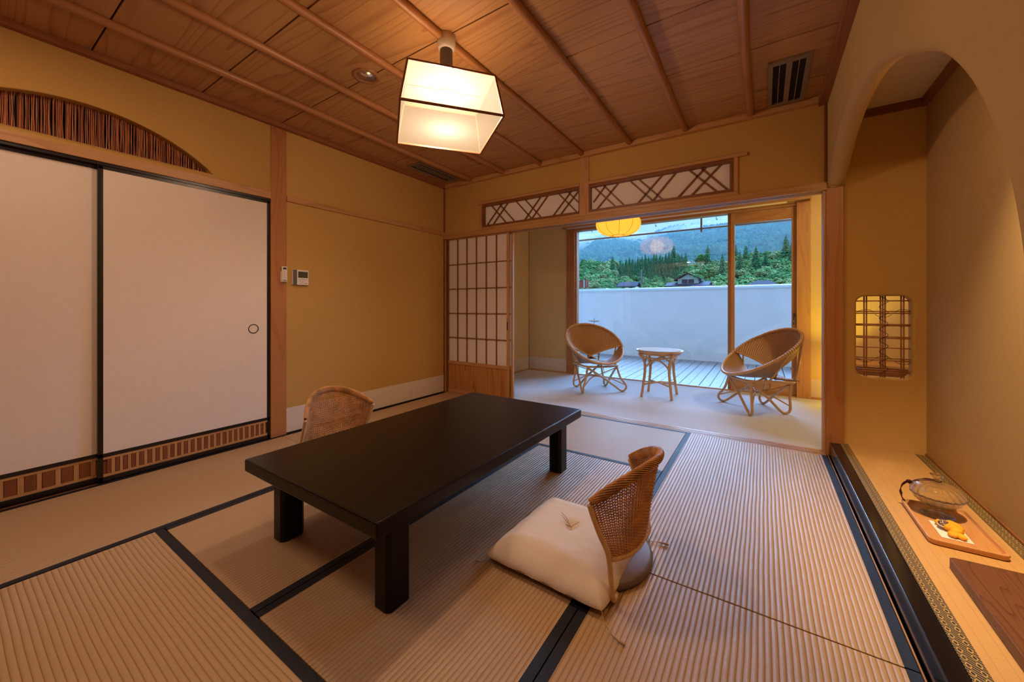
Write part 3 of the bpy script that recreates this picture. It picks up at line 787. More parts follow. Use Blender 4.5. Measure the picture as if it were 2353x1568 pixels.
# low wooden cabinet glimpsed through the small window
cb = thing('low_cabinet', 'low dark wooden cabinet glimpsed through the small lattice window', 'cabinet', (4.0, 1.72, 0))
BX(-.16, .26, -.18, .18, .0, .43).build('cabinet_body', M['darkwoodx'], cb, bevel=.004)
BX(-.17, .27, -.19, .19, .43, .455).build('cabinet_top', M['woodx'], cb, bevel=.003)
BX(-.14, .04, -.186, -.18, .04, .40).build('cabinet_door', M['darkwoodz'], cb); BX(.055, .24, -.186, -.18, .04, .40).build('cabinet_door', M['darkwoodz'], cb)

# roof over the house (keeps the sky out) with eave
rf = struct('roof', 'house roof over the room and veranda')
BX(-.5, 5.2, NY-.3, 2.2, 2.62, 2.70).build('roof_slab', M['dark'], rf)
BX(-1.6, 5.6, 2.06, 2.60, 2.335, 2.37).build('eave_soffit', M['eavepale'], rf)
BX(-1.6, 5.6, 2.60, 2.64, 2.265, 2.37).build('eave_gutter', M['eave'], rf)
BX(-.6, -.12, NY-.3, 2.06, -.1, 2.65).build('outer_wall', M['dark'], rf)
BX(-.12, 5.2, 2.0, 2.06, 2.45, 2.65).build('outer_wall', M['dark'], rf)
BX(4.6, 5.2, NY-.3, 2.06, -.1, 2.65).build('outer_wall', M['dark'], rf)
BX(4.05, 4.6, NY-.3, .02, -.1, 2.65).build('outer_wall', M['dark'], rf)
# ================================================================== THINGS IN THE ROOM
# ---- low table
t = thing('low_table', 'long low black-brown lacquered table in the middle of the room', 'table', (1.732, -1.818, .001))
TX, TY = .437, .760
BX(-TX, TX, -TY, TY, .303, .355).build('tabletop', M['table'], t, bevel=.007, segs=3)
for sx in (-1, 1):
    for sy in (-1, 1):
        a, b = .300, .382; c, d = .575, .675
        pl = []; ch = .014
        X0, X1 = (sx*a, sx*b) if sx > 0 else (sx*b, sx*a); Y0, Y1 = (sy*c, sy*d) if sy > 0 else (sy*d, sy*c)
        pl = [(X0+ch, Y0), (X1-ch, Y0), (X1, Y0+ch), (X1, Y1-ch), (X1-ch, Y1), (X0+ch, Y1), (X0, Y1-ch), (X0, Y0+ch)]
        MB().prism(pl, .0, .303).build('leg', M['table'], t, bevel=.002)

# ---- floor chairs (legless wicker)
def floor_chair(label, loc, rz):
    t = thing('floor_chair', label, 'chair', loc, rz, 'legless wicker floor chairs')
    MB().lathe([(0, .0), (.232, .0), (.245, .010), (.245, .024), (.232, .036), (.18, .040), (0, .041)], 48, c=(-.026, 0, 0)).build('base_pad', M['pad'], t, smooth=True)
    def S(u, v):
        x = -.243-.040*v-.012*v*v + (.050+.125*v)*abs(u)**2.1
        z0 = .120+.030*u*u
        z1 = .435-.115*abs(u)**2.4
        w_ = .225+.030*v-.018*v*v
        return Vector((x, u*w_, z0+v*(z1-z0)))
    def N(u, v):
        e = .01
        a = S(min(u+e, 1), v)-S(max(u-e, -1), v); b = S(u, min(v+e, 1))-S(u, max(v-e, 0))
        return a.cross(b).normalized()
    # stakes
    m = MB(); ns = 36
    for i in range(ns):
        u = -1+2*(i+.5)/ns
        m.tube([S(u, j/8) for j in range(9)], .0026, 5, cap=False)
    m.build('stakes', M['wickerpale'], t, smooth=True, kind='stuff')
    # weft strands passing in front of and behind the stakes
    m = MB(); rows = 50
    for r_ in range(rows):
        v = (r_+.5)/rows; pts = []
        for i in range(ns*2+1):
            u = -1+i/ns
            off = 0 if i % 2 == 0 else (1 if ((i//2)+r_) % 2 else -1)
            pts.append(S(u, v)+N(u, v)*off*.0042)
        m.tube(pts, .0023, 4, cap=False)
    m.build('woven_back', M['wicker'], t, smooth=True, kind='stuff')
    # braided rim rolled along the top
    m = MB(); K = 13; n_ = 150
    for k in range(K):
        pts = []
        for i in range(n_+1):
            u = -1+2*i/n_; a = 2*pi*k/K+i*.13
            c = S(u, 1.0)+Vector((-.004, 0, .004)); nn = N(u, 1.0)
            tn = (S(min(u+.01, 1), 1)-S(max(u-.01, -1), 1)).normalized(); bb = tn.cross(nn)
            rr = .0120*(1-.45*abs(u)**8)
            pts.append(c+(nn*cos(a)+bb*sin(a)*1.5)*rr)
        m.tube(pts, .0030, 5)
    m.build('braided_rim', M['wicker'], t, smooth=True)
    for s in (-1, 1):
        pts = spline([S(s, .98), S(s, .75), S(s, .45), S(s, .15), S(s, 0)+Vector((.004, s*.004, -.01)), (-.200, s*.238, .06), (-.205, s*.234, .022), (-.20, s*.19, .012)], 6)
        MB().tube(pts, [.0095]*len(pts), 8).build('side_cane', M['rattan'], t, smooth=True)
    MB().tube([S(-1+2*i/30, 0)+Vector((0, 0, -.004)) for i in range(31)], .0085, 8).build('lower_cane', M['rattan'], t, smooth=True)
    return t
floor_chair('wicker floor chair at right of the table, with white cushion on its pad', (2.502, -1.818, 0), pi)
floor_chair('wicker floor chair at far left of the table, only its back showing', (.955, -1.835, 0), 0)

# ---- floor cushion
cu = thing('floor_cushion', 'square white cotton floor cushion with tufted centre lying on the wicker chair pad', 'cushion', (2.466, -1.868, .041), R(-2))
m = MB()
def pil(sgn):
    def f(a, b):
        u, v = sin(pi/2*(a*2-1)), sin(pi/2*(b*2-1))
        px = u*(1-.035*(1-v*v)*abs(u)**2-.045*abs(u*v)**5); py = v*(1-.035*(1-u*u)*abs(v)**2-.045*abs(u*v)**5)
        e = max(0, (1-abs(u)**7)*(1-abs(v)**7))
        dome = (1-.38*u*u)*(1-.38*v*v)
        h = (.021+.027*dome)*e**.42
        tuft = math.exp(-((u*u+v*v)/.010)); d = max(abs(u), abs(v))
        fold = .0035*sin(14*v+3*u)*abs(u)**5*(1-v*v)+.0035*sin(15*u)*abs(v)**5*(1-u*u)
        wr_ = .003*noise.noise((u*4, v*2.5, 3))+.0022*noise.noise((u*3, v*8, 8))
        droop = -.034*max(0, (d-.62)/.38)**1.5
        z = .020+droop+((h-.026*tuft+fold+wr_*e) if sgn > 0 else -h*.42*(1 if d > .6 else .5))
        return (px*.248, py*.260, z)
    return f
m.grid(pil(1), 64, 64); m.grid(pil(-1), 64, 64)
m.build('cushion_body', M['cushion'], cu, smooth=True)
MB().tube(spline([(-.05, .02, .082), (-.02, .005, .074), (0, 0, .058), (.012, -.012, .068), (.02, -.03, .080), (.005, -.02, .074), (-.012, -.016, .073), (0, 0, .060), (.03, .02, .080)], 5), .0011, 5).build('tuft_thread', M['cord'], cu, smooth=True)
MB().tube(spline([(-.06, .035, .085), (-.03, .02, .079), (0, .001, .060)], 5), .0012, 5).build('tuft_thread', M['cord'], cu, smooth=True)
for sx, sy, e in ((1, -1, (.05, -.045)), (1, 1, (.045, .015)), (-1, -1, (-.02, -.02)), (-1, 1, (-.02, .02))):
    p = Vector((sx*.234, sy*.246, -.010))
    fl = -.036
    pts = spline([p, p+Vector((sx*.008, sy*.008, -.02)), (p.x+e[0]*.4, p.y+e[1]*.4, fl), (p.x+e[0], p.y+e[1], fl+.001)], 6)
    MB().tube(pts, .0013, 5).build('corner_cord', M['cord'], cu, smooth=True)
    q = pts[-1]; MB().tube([q, q+Vector((e[0]*.5, e[1]*.2, .001)), q+Vector((e[0]*.9, e[1]*.3, 0))], [.0025, .004, .0045], 6).build('tassel', M['cord'], cu, smooth=True)

# ---- rattan lounge chairs
def lounge(label, loc, rz):
    t = thing('rattan_lounge_chair', label, 'chair', loc, rz, 'round rattan lounge chairs')
    e1 = Vector((.315, 0, -.215)); c0 = Vector((-.030, 0, .560)); b_ = .345
    def H(a):   # a = 0 front lip, pi = back top
        p = c0+e1*cos(a)+Vector((0, 1, 0))*b_*sin(a)
        return p+Vector((-.03*sin(a)**2, 0, .015*sin(a)**2))
    def back(u, v):     # v 0 at seat, 1 at hoop
        a = pi+(u-.5)*2*R(104); top = H(a)
        s = (u-.5)*2
        bot = Vector((-.150-.030*(1-s*s), s*.085, .345))
        ctl = (top+bot)*.5+Vector((-.150+.05*s*s, .0, -.060+.075*s*s))
        return (1-v)**2*bot+2*v*(1-v)*ctl+v*v*top
    m = MB(); m.grid(lambda u, v: tuple(back(u, v)), 44, 22, uv=True)
    m.build('woven_back', M['herring'], t, smooth=True, solid=.008)
    def seat(u, v):     # front dish
        a = (u-.5)*2*R(82); top = H(a); s = (u-.5)*2
        rear = Vector((-.06, s*.20, .322))
        mid = (top+rear)*.5+Vector((0, 0, -.030+.01*s*s))
        return (1-v)**2*rear+2*v*(1-v)*mid+v*v*top
    m = MB(); m.grid(lambda u, v: tuple(seat(u, v)), 30, 16, uv=True)
    m.build('woven_seat', M['herring'], t, smooth=True, solid=.008)
    m = MB(); m.grid(lambda u, v: (-.06-.24*v, (u-.5)*(.40-.05*v), .322-.02*v+.004*sin(u*9)), 12, 8, uv=True)
    m.build('seat_rear', M['herring'], t, smooth=True, solid=.010)
    MB().tube([H(2*pi*i/72) for i in range(72)], .0135, 10, closed=True).build('hoop_rim', M['rattan'], t, smooth=True)
    # wrapped cane over the back rim
    m = MB()
    for i in range(58):
        a = R(72)+R(216)*i/57; p = H(a); q = H(a+.02); tn = (q-p).normalized(); n1 = tn.orthogonal().normalized(); n2 = tn.cross(n1)
        ring = [p+(n1*cos(k*pi/4)+n2*sin(k*pi/4))*.0165+tn*.004*sin(k*pi/4) for k in range(8)]
        m.tube(ring, .0032, 4, closed=True)
    m.build('rim_wrapping', M['wickerpale'], t, smooth=True, kind='stuff')
    edge = [back(u/20, 0) for u in range(21)]
    for s in (0, 1):
        pts = [back(s, j/10) for j in range(11)]
        MB().tube(pts, .0085, 8).build('back_edge_cane', M['rattan'], t, smooth=True)
    # seat frame
    fr = spline([(.17, .19, .305), (.19, 0, .300), (.17, -.19, .305), (0, -.215, .305), (-.24, -.185, .290), (-.27, 0, .285), (-.24, .185, .290), (0, .215, .305)], 6, closed=True)
    MB().tube(fr, .0125, 8, closed=True).build('seat_frame', M['rattan'], t, smooth=True)
    for s in (-1, 1):
        MB().tube(spline([(-.255, s*.16, .290), (-.275, s*.185, .42), tuple(H(pi+s*R(-42))+Vector((-.012, 0, -.01)))], 6), .0105, 8).build('back_strut', M['rattan'], t, smooth=True)
        MB().tube(spline([(.02, s*.215, .305), (-.02, s*.245, .37), tuple(H(s*R(95)))], 5), .009, 8).build('arm_strut', M['rattan'], t, smooth=True)
    tops = [Vector((.155, .185, .30)), Vector((.155, -.185, .30)), Vector((-.215, -.175, .288)), Vector((-.215, .175, .288))]
    feet = [Vector((.205, .268, 0)), Vector((.205, -.268, 0)), Vector((-.180, -.205, 0)), Vector((-.180, .205, 0))]
    for i in range(4):
        T, F = tops[i], feet[i]; j = (i+1) % 4; T2 = tops[j]
        d = (Vector((T2.x, T2.y, 0))-Vector((F.x, F.y, 0))); d.normalize()
        rr = .0115
        pts = spline([T, T.lerp(F, .45)+Vector((0, 0, .0)), Vector((F.x, F.y, .075))-d*.012, Vector((F.x, F.y, .028))-d*.004, Vector((F.x, F.y, rr+.001))+d*.030, Vector((F.x, F.y, .030))+d*.075,
                      (F+d*.075).lerp(T2, .45)+Vector((0, 0, .02)), T2-Vector((0, 0, .012))], 6)
        MB().tube(pts, .0118, 8).build('leg_loop', M['rattan'], t, smooth=True)
        k = (i+3) % 4
        d2 = (Vector((feet[k].x, feet[k].y, 0))-Vector((F.x, F.y, 0))).normalized()
        A = Vector((F.x, F.y, rr+.002))+d2*.01; B = Vector((F.x, F.y, .055))+d2*.21
        MB().tube(spline([Vector((F.x, F.y, .075))-d*.012, Vector((F.x*.45, F.y*.45, .150)), Vector((0, 0, .165))], 5), .0065, 6).build('cross_cane', M['rattan'], t, smooth=True)
        MB().tube(spline([T+Vector((0, 0, -.02)), Vector(((T.x+T2.x)*.33, (T.y+T2.y)*.33, .200)), Vector((0, 0, .170))], 5), .0055, 6).build('upper_cane', M['rattan'], t, smooth=True)
    return t
lounge('round rattan lounge chair left of the small table, in front of the window post', (1.432, 1.120, 0), R(-42))
lounge('round rattan lounge chair right of the small table, turned towards it', (3.060, 1.140, 0), R(213))

# ---- small round rattan table
t = thing('round_side_table', 'small round rattan table between the two lounge chairs', 'table', (2.147, 1.198, 0), R(1))
m = MB().lathe([(0, .484), (.205, .484), (.213, .478), (.232, .488), (.246, .500), (.252, .508), (.249, .514), (.243, .512), (.236, .506), (.225, .512), (0, .514)], 48)
m.build('top_rim', M['rattan'], t, smooth=True)
def discuv():
    m = MB(); m.grid(lambda u, v: ((u-.5)*.452*math.sqrt(max(0, 1-((v-.5)*2)**2*.999)), (v-.5)*.452, .5155), 24, 24, uv=True); return m
discuv().build('woven_top', M['herring'], t)
MB().tube([(.215*cos(2*pi*i/48), .215*sin(2*pi*i/48), .476) for i in range(48)], .009, 8, closed=True).build('under_ring', M['rattan'], t, smooth=True)
LG = [(.157, .165), (-.157, .165), (-.157, -.165), (.157, -.165)]
for i, (x, y) in enumerate(LG):
    pts = spline([(x*1.12, y*1.12, .478), (x*.86, y*.86, .40), (x*.80, y*.80, .30), (x*.90, y*.90, .13), (x, y, 0.001)], 6)
    MB().tube(pts, [.0145]*len(pts), 9).build('leg', M['rattan'], t, smooth=True)
    x2, y2 = LG[(i+1) % 4]
    mx, my = (x+x2)/2, (y+y2)/2
    MB().tube(spline([(x*.83, y*.83, .25), (x*.8+x2*.06, y*.8+y2*.06, .33), (mx*.88*1.0+(x-x2)*.16, my*.88+(y-y2)*.16, .395), (mx*.88, my*.88, .412), (mx*.88-(x-x2)*.16, my*.88-(y-y2)*.16, .395), (x2*.8+x*.06, y2*.8+y*.06, .33), (x2*.83, y2*.83, .25)], 5), .0095, 8).build('arched_brace', M['rattan'], t, smooth=True)
    MB().tube(spline([(x*1.05, y*1.05, .465), (mx+(x-x2)*.25, my+(y-y2)*.25, .435), (mx*.9, my*.9, .425), (mx-(x-x2)*.25, my-(y-y2)*.25, .435), (x2*1.05, y2*1.05, .465)], 5), .0085, 8).build('hanging_brace', M['rattan'], t, smooth=True)
for s in (1, -1):
    MB().tube([(LG[0][0]*.90*s, LG[0][1]*.90, .135), (0, 0, .150+.006*s), (-LG[0][0]*.90*s, -LG[0][1]*.90, .135)], .0095, 8).build('cross_stretcher', M['rattan'], t, smooth=True)

# ---- pendant lamp
t = thing('pendant_lamp', 'square cream paper shade lamp with wooden frame hanging at the ceiling', 'lamp', (LAMP.x, LAMP.y, 1.92), R(51.6))
hb, ht, H_ = .240, .206, .205
cb_ = [(-hb, -hb, 0), (hb, -hb, 0), (hb, hb, 0), (-hb, hb, 0)]; ct_ = [(-ht, -ht, H_), (ht, -ht, H_), (ht, ht, H_), (-ht, ht, H_)]
for i in range(4):
    j = (i+1) % 4
    MB().add([cb_[i], cb_[j], ct_[j], ct_[i]], [(0, 1, 2, 3)]).build('shade_side', M['shade'], t, fix=False)
    MB().bar(cb_[i], cb_[j], .009, .009, (0, 0, 1)).build('frame_bar', M['darkwoodx'], t)
    MB().bar(ct_[i], ct_[j], .008, .008, (0, 0, 1)).build('frame_bar', M['darkwoodx'], t)
    MB().bar(cb_[i], ct_[i], .009, .009, (1, 0, 0)).build('frame_upright', M['darkwoodx'], t)
MB().add([(-ht, -ht, H_-.001), (ht, -ht, H_-.001), (ht, ht, H_-.001), (-ht, ht, H_-.001)], [(0, 1, 2, 3)]).build('dimming_cover', M['dimming_cover'], t, fix=False)  # cover added over the open shade to cut light on the ceiling
MB().add([(-hb+.003, -hb+.003, .001), (hb-.003, -hb+.003, .001), (hb-.003, hb-.003, .001), (-hb+.003, hb-.003, .001)], [(0, 3, 2, 1)]).build('shade_bottom', M['shade_bottom'], t, fix=False)
MB().lathe([(0, .49), (.046, .49), (.048, .45), (.043, .425), (.036, .415), (0, .415)], 32).build('ceiling_cap', M['white'], t, smooth=True)
MB().lathe([(0, .416), (.033, .416), (.032, .20), (.024, .18), (0, .18)], 24).build('lamp_stem', M['grey'], t, smooth=True)
for a in (0, pi/2): MB().bar((-ht*cos(a), -ht*sin(a), H_-.004), (ht*cos(a), ht*sin(a), H_-.004), .008, .004, (0, 0, 1)).build('spider_bar', M['grey'], t)

# ---- paper lantern of the veranda
t = thing('paper_lantern', 'glowing yellow ribbed paper lantern hanging over the veranda', 'lamp', (1.722, 1.06, 1.825))
def lz(s): # s -1..1 bottom to top
    return .115*s
prof = []
for k in range(29):
    a = -pi/2+pi*k/28
    prof.append((.066+(.243-.066)*max(0, cos(a))**.85, .130+.130*sin(a)))
m = MB(); n_ = 80; vs = []
for r, z in prof:
    for k in range(n_): a = 2*pi*k/n_; q = r*(1+.035*abs(sin((a-.05)*5))); vs.append((q*cos(a), q*sin(a), z))
m.add(vs, [(i*n_+k, i*n_+(k+1) % n_, (i+1)*n_+(k+1) % n_, (i+1)*n_+k) for i in range(len(prof)-1) for k in range(n_)])
m.build('paper_shade', M['lantern'], t, smooth=True)
for k in range(10):
    a = 2*pi*k/10+.05
    MB().tube([((r+.001)*cos(a), (r+.001)*sin(a), z) for r, z in prof], .0022, 5).build('rib', M['darkwoodz'], t, smooth=True)
for z in (prof[0], prof[-1]):
    MB().tube([(z[0]*cos(2*pi*i/32), z[0]*sin(2*pi*i/32), z[1]) for i in range(32)], .0035, 6, closed=True).build('ring', M['darkwoodz'], t, smooth=True)
MB().cyl((0, 0, .26), (0, 0, .605), .003, 8).build('cord', M['ink'], t)
# floor lantern in the right corner of the veranda
t = thing('floor_lantern', 'low paper lantern on the veranda floor hidden behind the alcove post', 'lamp', (3.76, 1.62, 0))
for sx in (-1, 1):
    for sy in (-1, 1): BX(sx*.045-.004, sx*.045+.004, sy*.045-.004, sy*.045+.004, 0, .42).build('frame_upright', M['woodz'], t)
BX(-.05, .05, -.05, .05, .0, .012).build('lantern_base', M['woodx'], t)
for a in range(4):
    MB().add([(-.042, -.044, .05), (.042, -.044, .05), (.042, -.044, .41), (-.042, -.044, .41)], [(0, 1, 2, 3)]).build('paper_side', M['lantern'], t, fix=False).rotation_euler = (0, 0, a*pi/2)

# ---- downlight and vents
t = thing('downlight', 'round recessed ceiling spotlight with wooden ring left of the pendant', 'lamp', (1.100, -1.845, ZC))
MB().lathe([(.056, .004), (.056, -.006), (.062, -.010), (.076, -.008), (.080, 0), (.080, .004)], 40).build('wood_ring', M['pole'], t, smooth=True)
rf_ = MB().lathe([(.057, -.004), (.055, -.0015), (.045, .004), (.030, .0075), (.012, .0095), (0.0, .010)], 40).build('reflector', M['chrome'], t, smooth=True)
MB().tube([(0, 0, .009), (0, 0, -.006)], [.012, .005], 12).build('bulb_base', M['white'], rf_, smooth=True)
MB().tube([(0.004, 0, -.002), (.006, .004, -.012)], .002, 6).build('bulb_clip', M['ink'], rf_)
t = thing('ceiling_vent', 'long slotted air grille in the far left ceiling corner', 'vent', (.240, -.405, ZC-.012), 0, 'ceiling air grilles')
L_ = .29; W_ = .092
for b in ((-W_, W_, -L_, -L_+.022), (-W_, W_, L_-.022, L_), (-W_, -W_+.022, -L_+.022, L_-.022), (W_-.022, W_, -L_+.022, L_-.022)):
    BX(b[0], b[1], b[2], b[3], 0, .012).build('frame_bar', M['vent'], t, bevel=.001)
for x in (-.030, .0, .030): BX(x-.006, x+.006, -L_+.022, L_-.022, .003, .012).build('louvre', M['vent'], t)
BX(-W_+.02, W_-.02, -L_+.02, L_-.02, .0095, .012).build('slot', M['dark'], t)
t = thing('ceiling_vent', 'wide two-slot air grille in the far right ceiling corner', 'vent', (3.250, -.355, ZC-.016), 0, 'ceiling air grilles')
L_ = .285; W_ = .102
for b in ((-W_, W_, -L_, -L_+.03), (-W_, W_, L_-.03, L_), (-W_, -W_+.024, -L_+.03, L_-.03), (W_-.024, W_, -L_+.03, L_-.03), (-.014, .014, -L_+.03, L_-.03)):
    BX(b[0], b[1], b[2], b[3], 0, .016).build('frame_bar', M['vent'], t, bevel=.001)
for x in (-.046, .046): BX(x-.0015, x+.0015, -L_+.03, L_-.03, .002, .014).build('louvre', M['chrome'], t)
BX(-W_+.02, W_-.02, -L_+.02, L_-.02, .013, .016).build('slot', M['dark'], t)

# ---- remote and wall controller
t = thing('remote_control', 'white air-conditioner remote in its holder on the wooden post', 'remote', (.006, -1.800, 1.190))
BX(0, .010, -.024, .022, -.002, .085).build('holder', M['white'], t, bevel=.003)
rb_ = BX(.006, .022, -.020, .020, .002, .122).build('remote_body', M['white'], t, bevel=.004, segs=3)
BX(.0215, .0225, -.013, .012, .098, .114).build('display', M['ink'], rb_)
random.seed(5)
for k in range(5):
    z = .084-.015*k
    BX(.0215, .0226, -.015, -.015+random.uniform(.010, .026), z-.002, z).build('printed_mark', M['grey'], rb_)
BX(.0215, .0226, -.013, .013, .010, .015).build('printed_mark', M['ink'], rb_)
t = thing('wall_controller', 'silver wall controller with a dark screen right of the wooden post', 'controller', (.0, -1.673, 1.174))
BX(0, .018, -.064, .064, 0, .121).build('controller_body', M['white'], t, bevel=.002)
BX(.0175, .0188, -.061, -.030, .001, .120).build('side_strip', M['grey'], t)
fp_ = BX(.0175, .0195, -.029, .063, .001, .120).build('face_plate', M['white'], t, bevel=.001)
BX(.0193, .0200, -.021, .056, .058, .108).build('screen', M['lcd'], fp_)
BX(.0193, .0200, .016, .017, .004, .052).build('divider', M['grey'], fp_)
for a, b, c, d in ((-.008, -.002, .028, .033), (-.006, .0, .010, .015), (.034, .040, .022, .030), (.030, .036, .012, .017), (.040, .048, .012, .017), (-.02, .012, .043, .045), (.022, .055, .043, .045), (-.02, -.012, .022, .024), (.002, .013, .022, .024)):
    BX(.0193, .0201, a, b, c, d).build('button_mark', M['grey'] if c != .022 or a != .034 else M['paper'], fp_)

# ---- tray with covered glass bowl, paper, cloth ornament
t = thing('wooden_tray', 'rectangular light wooden tray on the alcove mat', 'tray', (3.7565, -1.024, .0935))
hx, hy, rc = .1035, .186, .022
def rrect(hx, hy, r, z, n=6):
    o = []
    for cx_, cy_, s in ((hx-r, hy-r, 0), (-hx+r, hy-r, 90), (-hx+r, -hy+r, 180), (hx-r, -hy+r, 270)):
        for k in range(n+1): a = R(s+90*k/n); o.append((cx_+r*cos(a), cy_+r*sin(a), z))
    return o
rings = [rrect(hx-.010, hy-.010, rc-.004, .0), rrect(hx-.003, hy-.003, rc, .004), rrect(hx, hy, rc, .016), rrect(hx, hy, rc, .022), rrect(hx-.003, hy-.003, rc, .024), rrect(hx-.009, hy-.009, rc-.003, .0235), rrect(hx-.012, hy-.012, rc-.005, .012), rrect(hx-.013, hy-.013, rc-.006, .011)]
vs = [p for r_ in rings for p in r_]; nn = len(rings[0])
fs = [(i*nn+k, i*nn+(k+1) % nn, (i+1)*nn+(k+1) % nn, (i+1)*nn+k) for i in range(len(rings)-1) for k in range(nn)]
fs += [tuple(range(nn-1, -1, -1)), tuple((len(rings)-1)*nn+k for k in range(nn))]
MB().add(vs, fs).build('tray_body', M['tray'], t, smooth=True).modifiers.new('e', 'EDGE_SPLIT').split_angle = R(40)
TZ = .0935+.0115
gb = thing('covered_glass_bowl', 'clear ribbed glass footed bowl with lid standing on the wooden tray', 'bowl', (3.748, -.928, TZ))
rib = lambda k, tw=0: (lambda a, r, z: .022*sin(a*k+z*tw))
MB().lathe([(.0, .002), (.048, .0), (.053, .0015), (.053, .003), (.042, .007), (.022, .013), (.012, .020), (.011, .027), (.014, .031), (.030, .036), (.052, .048), (.070, .064), (.080, .082), (.0835, .088), (.0825, .089), (.077, .083), (.067, .067), (.050, .052), (.028, .040), (.0, .034)], 72,
           rib=lambda a, r, z: -.028*sin(a*20+z*60)*(1 if r > .02 else 0)).build('bowl_body', M['crystal'], gb, smooth=True)
MB().lathe([(0, .1375), (.028, .1345), (.047, .1285), (.063, .1180), (.074, .1060), (.0785, .0950), (.0795, .0905), (.0845, .0905), (.0845, .0940), (.081, .1060), (.070, .1215), (.052, .1330), (.030, .1400), (.013, .1430), (.0100, .149), (.0105, .155), (.015, .163), (.0215, .170), (.0225, .1725), (.020, .1730), (.0, .165)], 80,
           rib=lambda a, r, z: .028*sin(a*20+z*85)*(1 if .03 < r < .083 else 0)).build('bowl_lid', M['crystal'], gb, smooth=True)
rb = thing('ribbon', 'dark maroon ribbon tied round the glass lid knob and trailing to the tray corner', 'ribbon', (3.748, -.928, TZ))
MB().tube([(.0135*cos(2*pi*i/24), .0135*sin(2*pi*i/24), .147) for i in range(24)], .0022, 6, closed=True).build('neck_loop', M['ribbon'], rb, smooth=True)
def strap(pts, w_, name):
    P = spline(pts, 8); m = MB(); vs = []
    for i, p in enumerate(P):
        tn = (P[min(i+1, len(P)-1)]-P[max(i-1, 0)]).normalized(); sd_ = tn.cross(Vector((0, 0, 1))); sd_ = sd_.normalized() if sd_.length > 1e-4 else Vector((1, 0, 0))
        sd_ = (sd_*cos(i*.25)+Vector((0, 0, 1))*sin(i*.25)).normalized()
        vs += [p-sd_*w_/2, p+sd_*w_/2]
    m.add(vs, [(2*i, 2*i+1, 2*i+3, 2*i+2) for i in range(len(P)-1)])
    return m.build(name, M['ribbon'], rb, smooth=True, solid=.0012)
strap([(-.012, .004, .148), (-.035, .012, .144), (-.062, .014, .130), (-.074, .018, .118)], .005, 'ribbon_end')
strap([(-.010, -.006, .148), (-.036, .004, .140), (-.060, .010, .128), (-.074, .018, .118)], .005, 'ribbon_end')
MB().tube(spline([(-.074, .018, .118), (-.084, .012, .124), (-.088, .020, .116), (-.078, .026, .110), (-.070, .016, .120), (-.082, .022, .108)], 5), .0042, 7).build('ribbon_knot', M['ribbon'], rb, smooth=True)
strap([(-.078, .020, .116), (-.090, .036, .104), (-.098, .052, .078), (-.099, .060, .048), (-.093, .062, .020), (-.090, .058, .014)], .011, 'ribbon_tail')
pp = thing('paper_sheet', 'white paper sheet lying on the wooden tray under the yellow cloth', 'paper', (3.745, -1.078, TZ+.0004), R(0))
BX(-.043, .043, -.070, .072, 0, .0007).build('sheet', M['paper'], pp)
yc_ = thing('knotted_cloth', 'yellow knotted cloth ornament with a brown and white flower on the white paper', 'ornament', (3.742, -1.085, TZ+.0012))
def blob(cx, cy, cz, rx, ry, rz, rot, seed, name, mat, nu=22, nv=14, fold=.10):
    def f(u, v):
        a = 2*pi*u; b = pi*(v-.5)
        d = Vector((cos(a)*cos(b), sin(a)*cos(b), sin(b)))
        k = 1+fold*sin(8*d.x+seed*3+3*d.y)*cos(b)+.05*noise.noise(d*3+Vector((seed, 0, 0)))
        x, y = d.x*rx*k, d.y*ry*k
        return (cx+x*cos(rot)-y*sin(rot), cy+x*sin(rot)+y*cos(rot), max(cz+d.z*rz*k, .0002))
    m = MB(); m.grid(f, nu, nv); return m.build(name, mat, yc_, smooth=True)
blob(-.014, .048, .012, .016, .013, .011, .2, 1, 'cloth_fold', M['yellow'])
blob(.018, .030, .015, .024, .034, .015, .3, 2, 'cloth_fold', M['yellow'])
blob(.004, .004, .017, .022, .020, .015, -.5, 5, 'cloth_fold', M['yellow'])
blob(.012, -.018, .016, .020, .016, .014, .5, 3, 'cloth_knot', M['yellow'])
blob(-.002, -.040, .011, .015, .020, .010, -.2, 7, 'cloth_tail', M['yellow'])
blob(.018, -.044, .010, .014, .018, .009, .3, 4, 'cloth_tail', M['yellow'])
blob(-.012, .018, .022, .0155, .019, .013, .1, 9, 'flower_core', M['brownflower'], 16, 10, .05)
random.seed(11); m = MB()
for k in range(46):
    a = random.uniform(0, 2*pi); b = random.uniform(-.2, 1.5)
    d = Vector((cos(a)*cos(b)*.0155, sin(a)*cos(b)*.019, sin(b)*.013)); c = Vector((-.012, .018, .022))+d
    t1 = d.normalized().orthogonal().normalized(); q = Matrix.Rotation(random.uniform(0, 6.28), 3, d.normalized()) @ t1; s_ = d.normalized().cross(q)
    m.add([c+q*.0032, c+s_*.0014+d.normalized()*.0008, c-q*.0032, c-s_*.0014+d.normalized()*.0008], [(0, 1, 2, 3)])
m.build('flower_flecks', M['whiteflower'], yc_, kind='stuff')
MB().tube([(-.012+.0165*cos(2*pi*i/28), .018+.020*sin(2*pi*i/28), .016) for i in range(28)], .0022, 6, closed=True).build('petal_rim', M['whiteflower'], yc_, smooth=True)

# ---- dark display board at lower right
t = thing('display_board', 'dark brown wooden display board on the alcove mat at the right edge', 'board', (3.80, -1.78, .0945))
MB().prism([(-.137, .417), (-.137, .395), (-.137, -.60), (.13, -.60), (.13, .440), (-.125, .425)], .0, .036).build('board_slab', M['board'], t, bevel=.002)
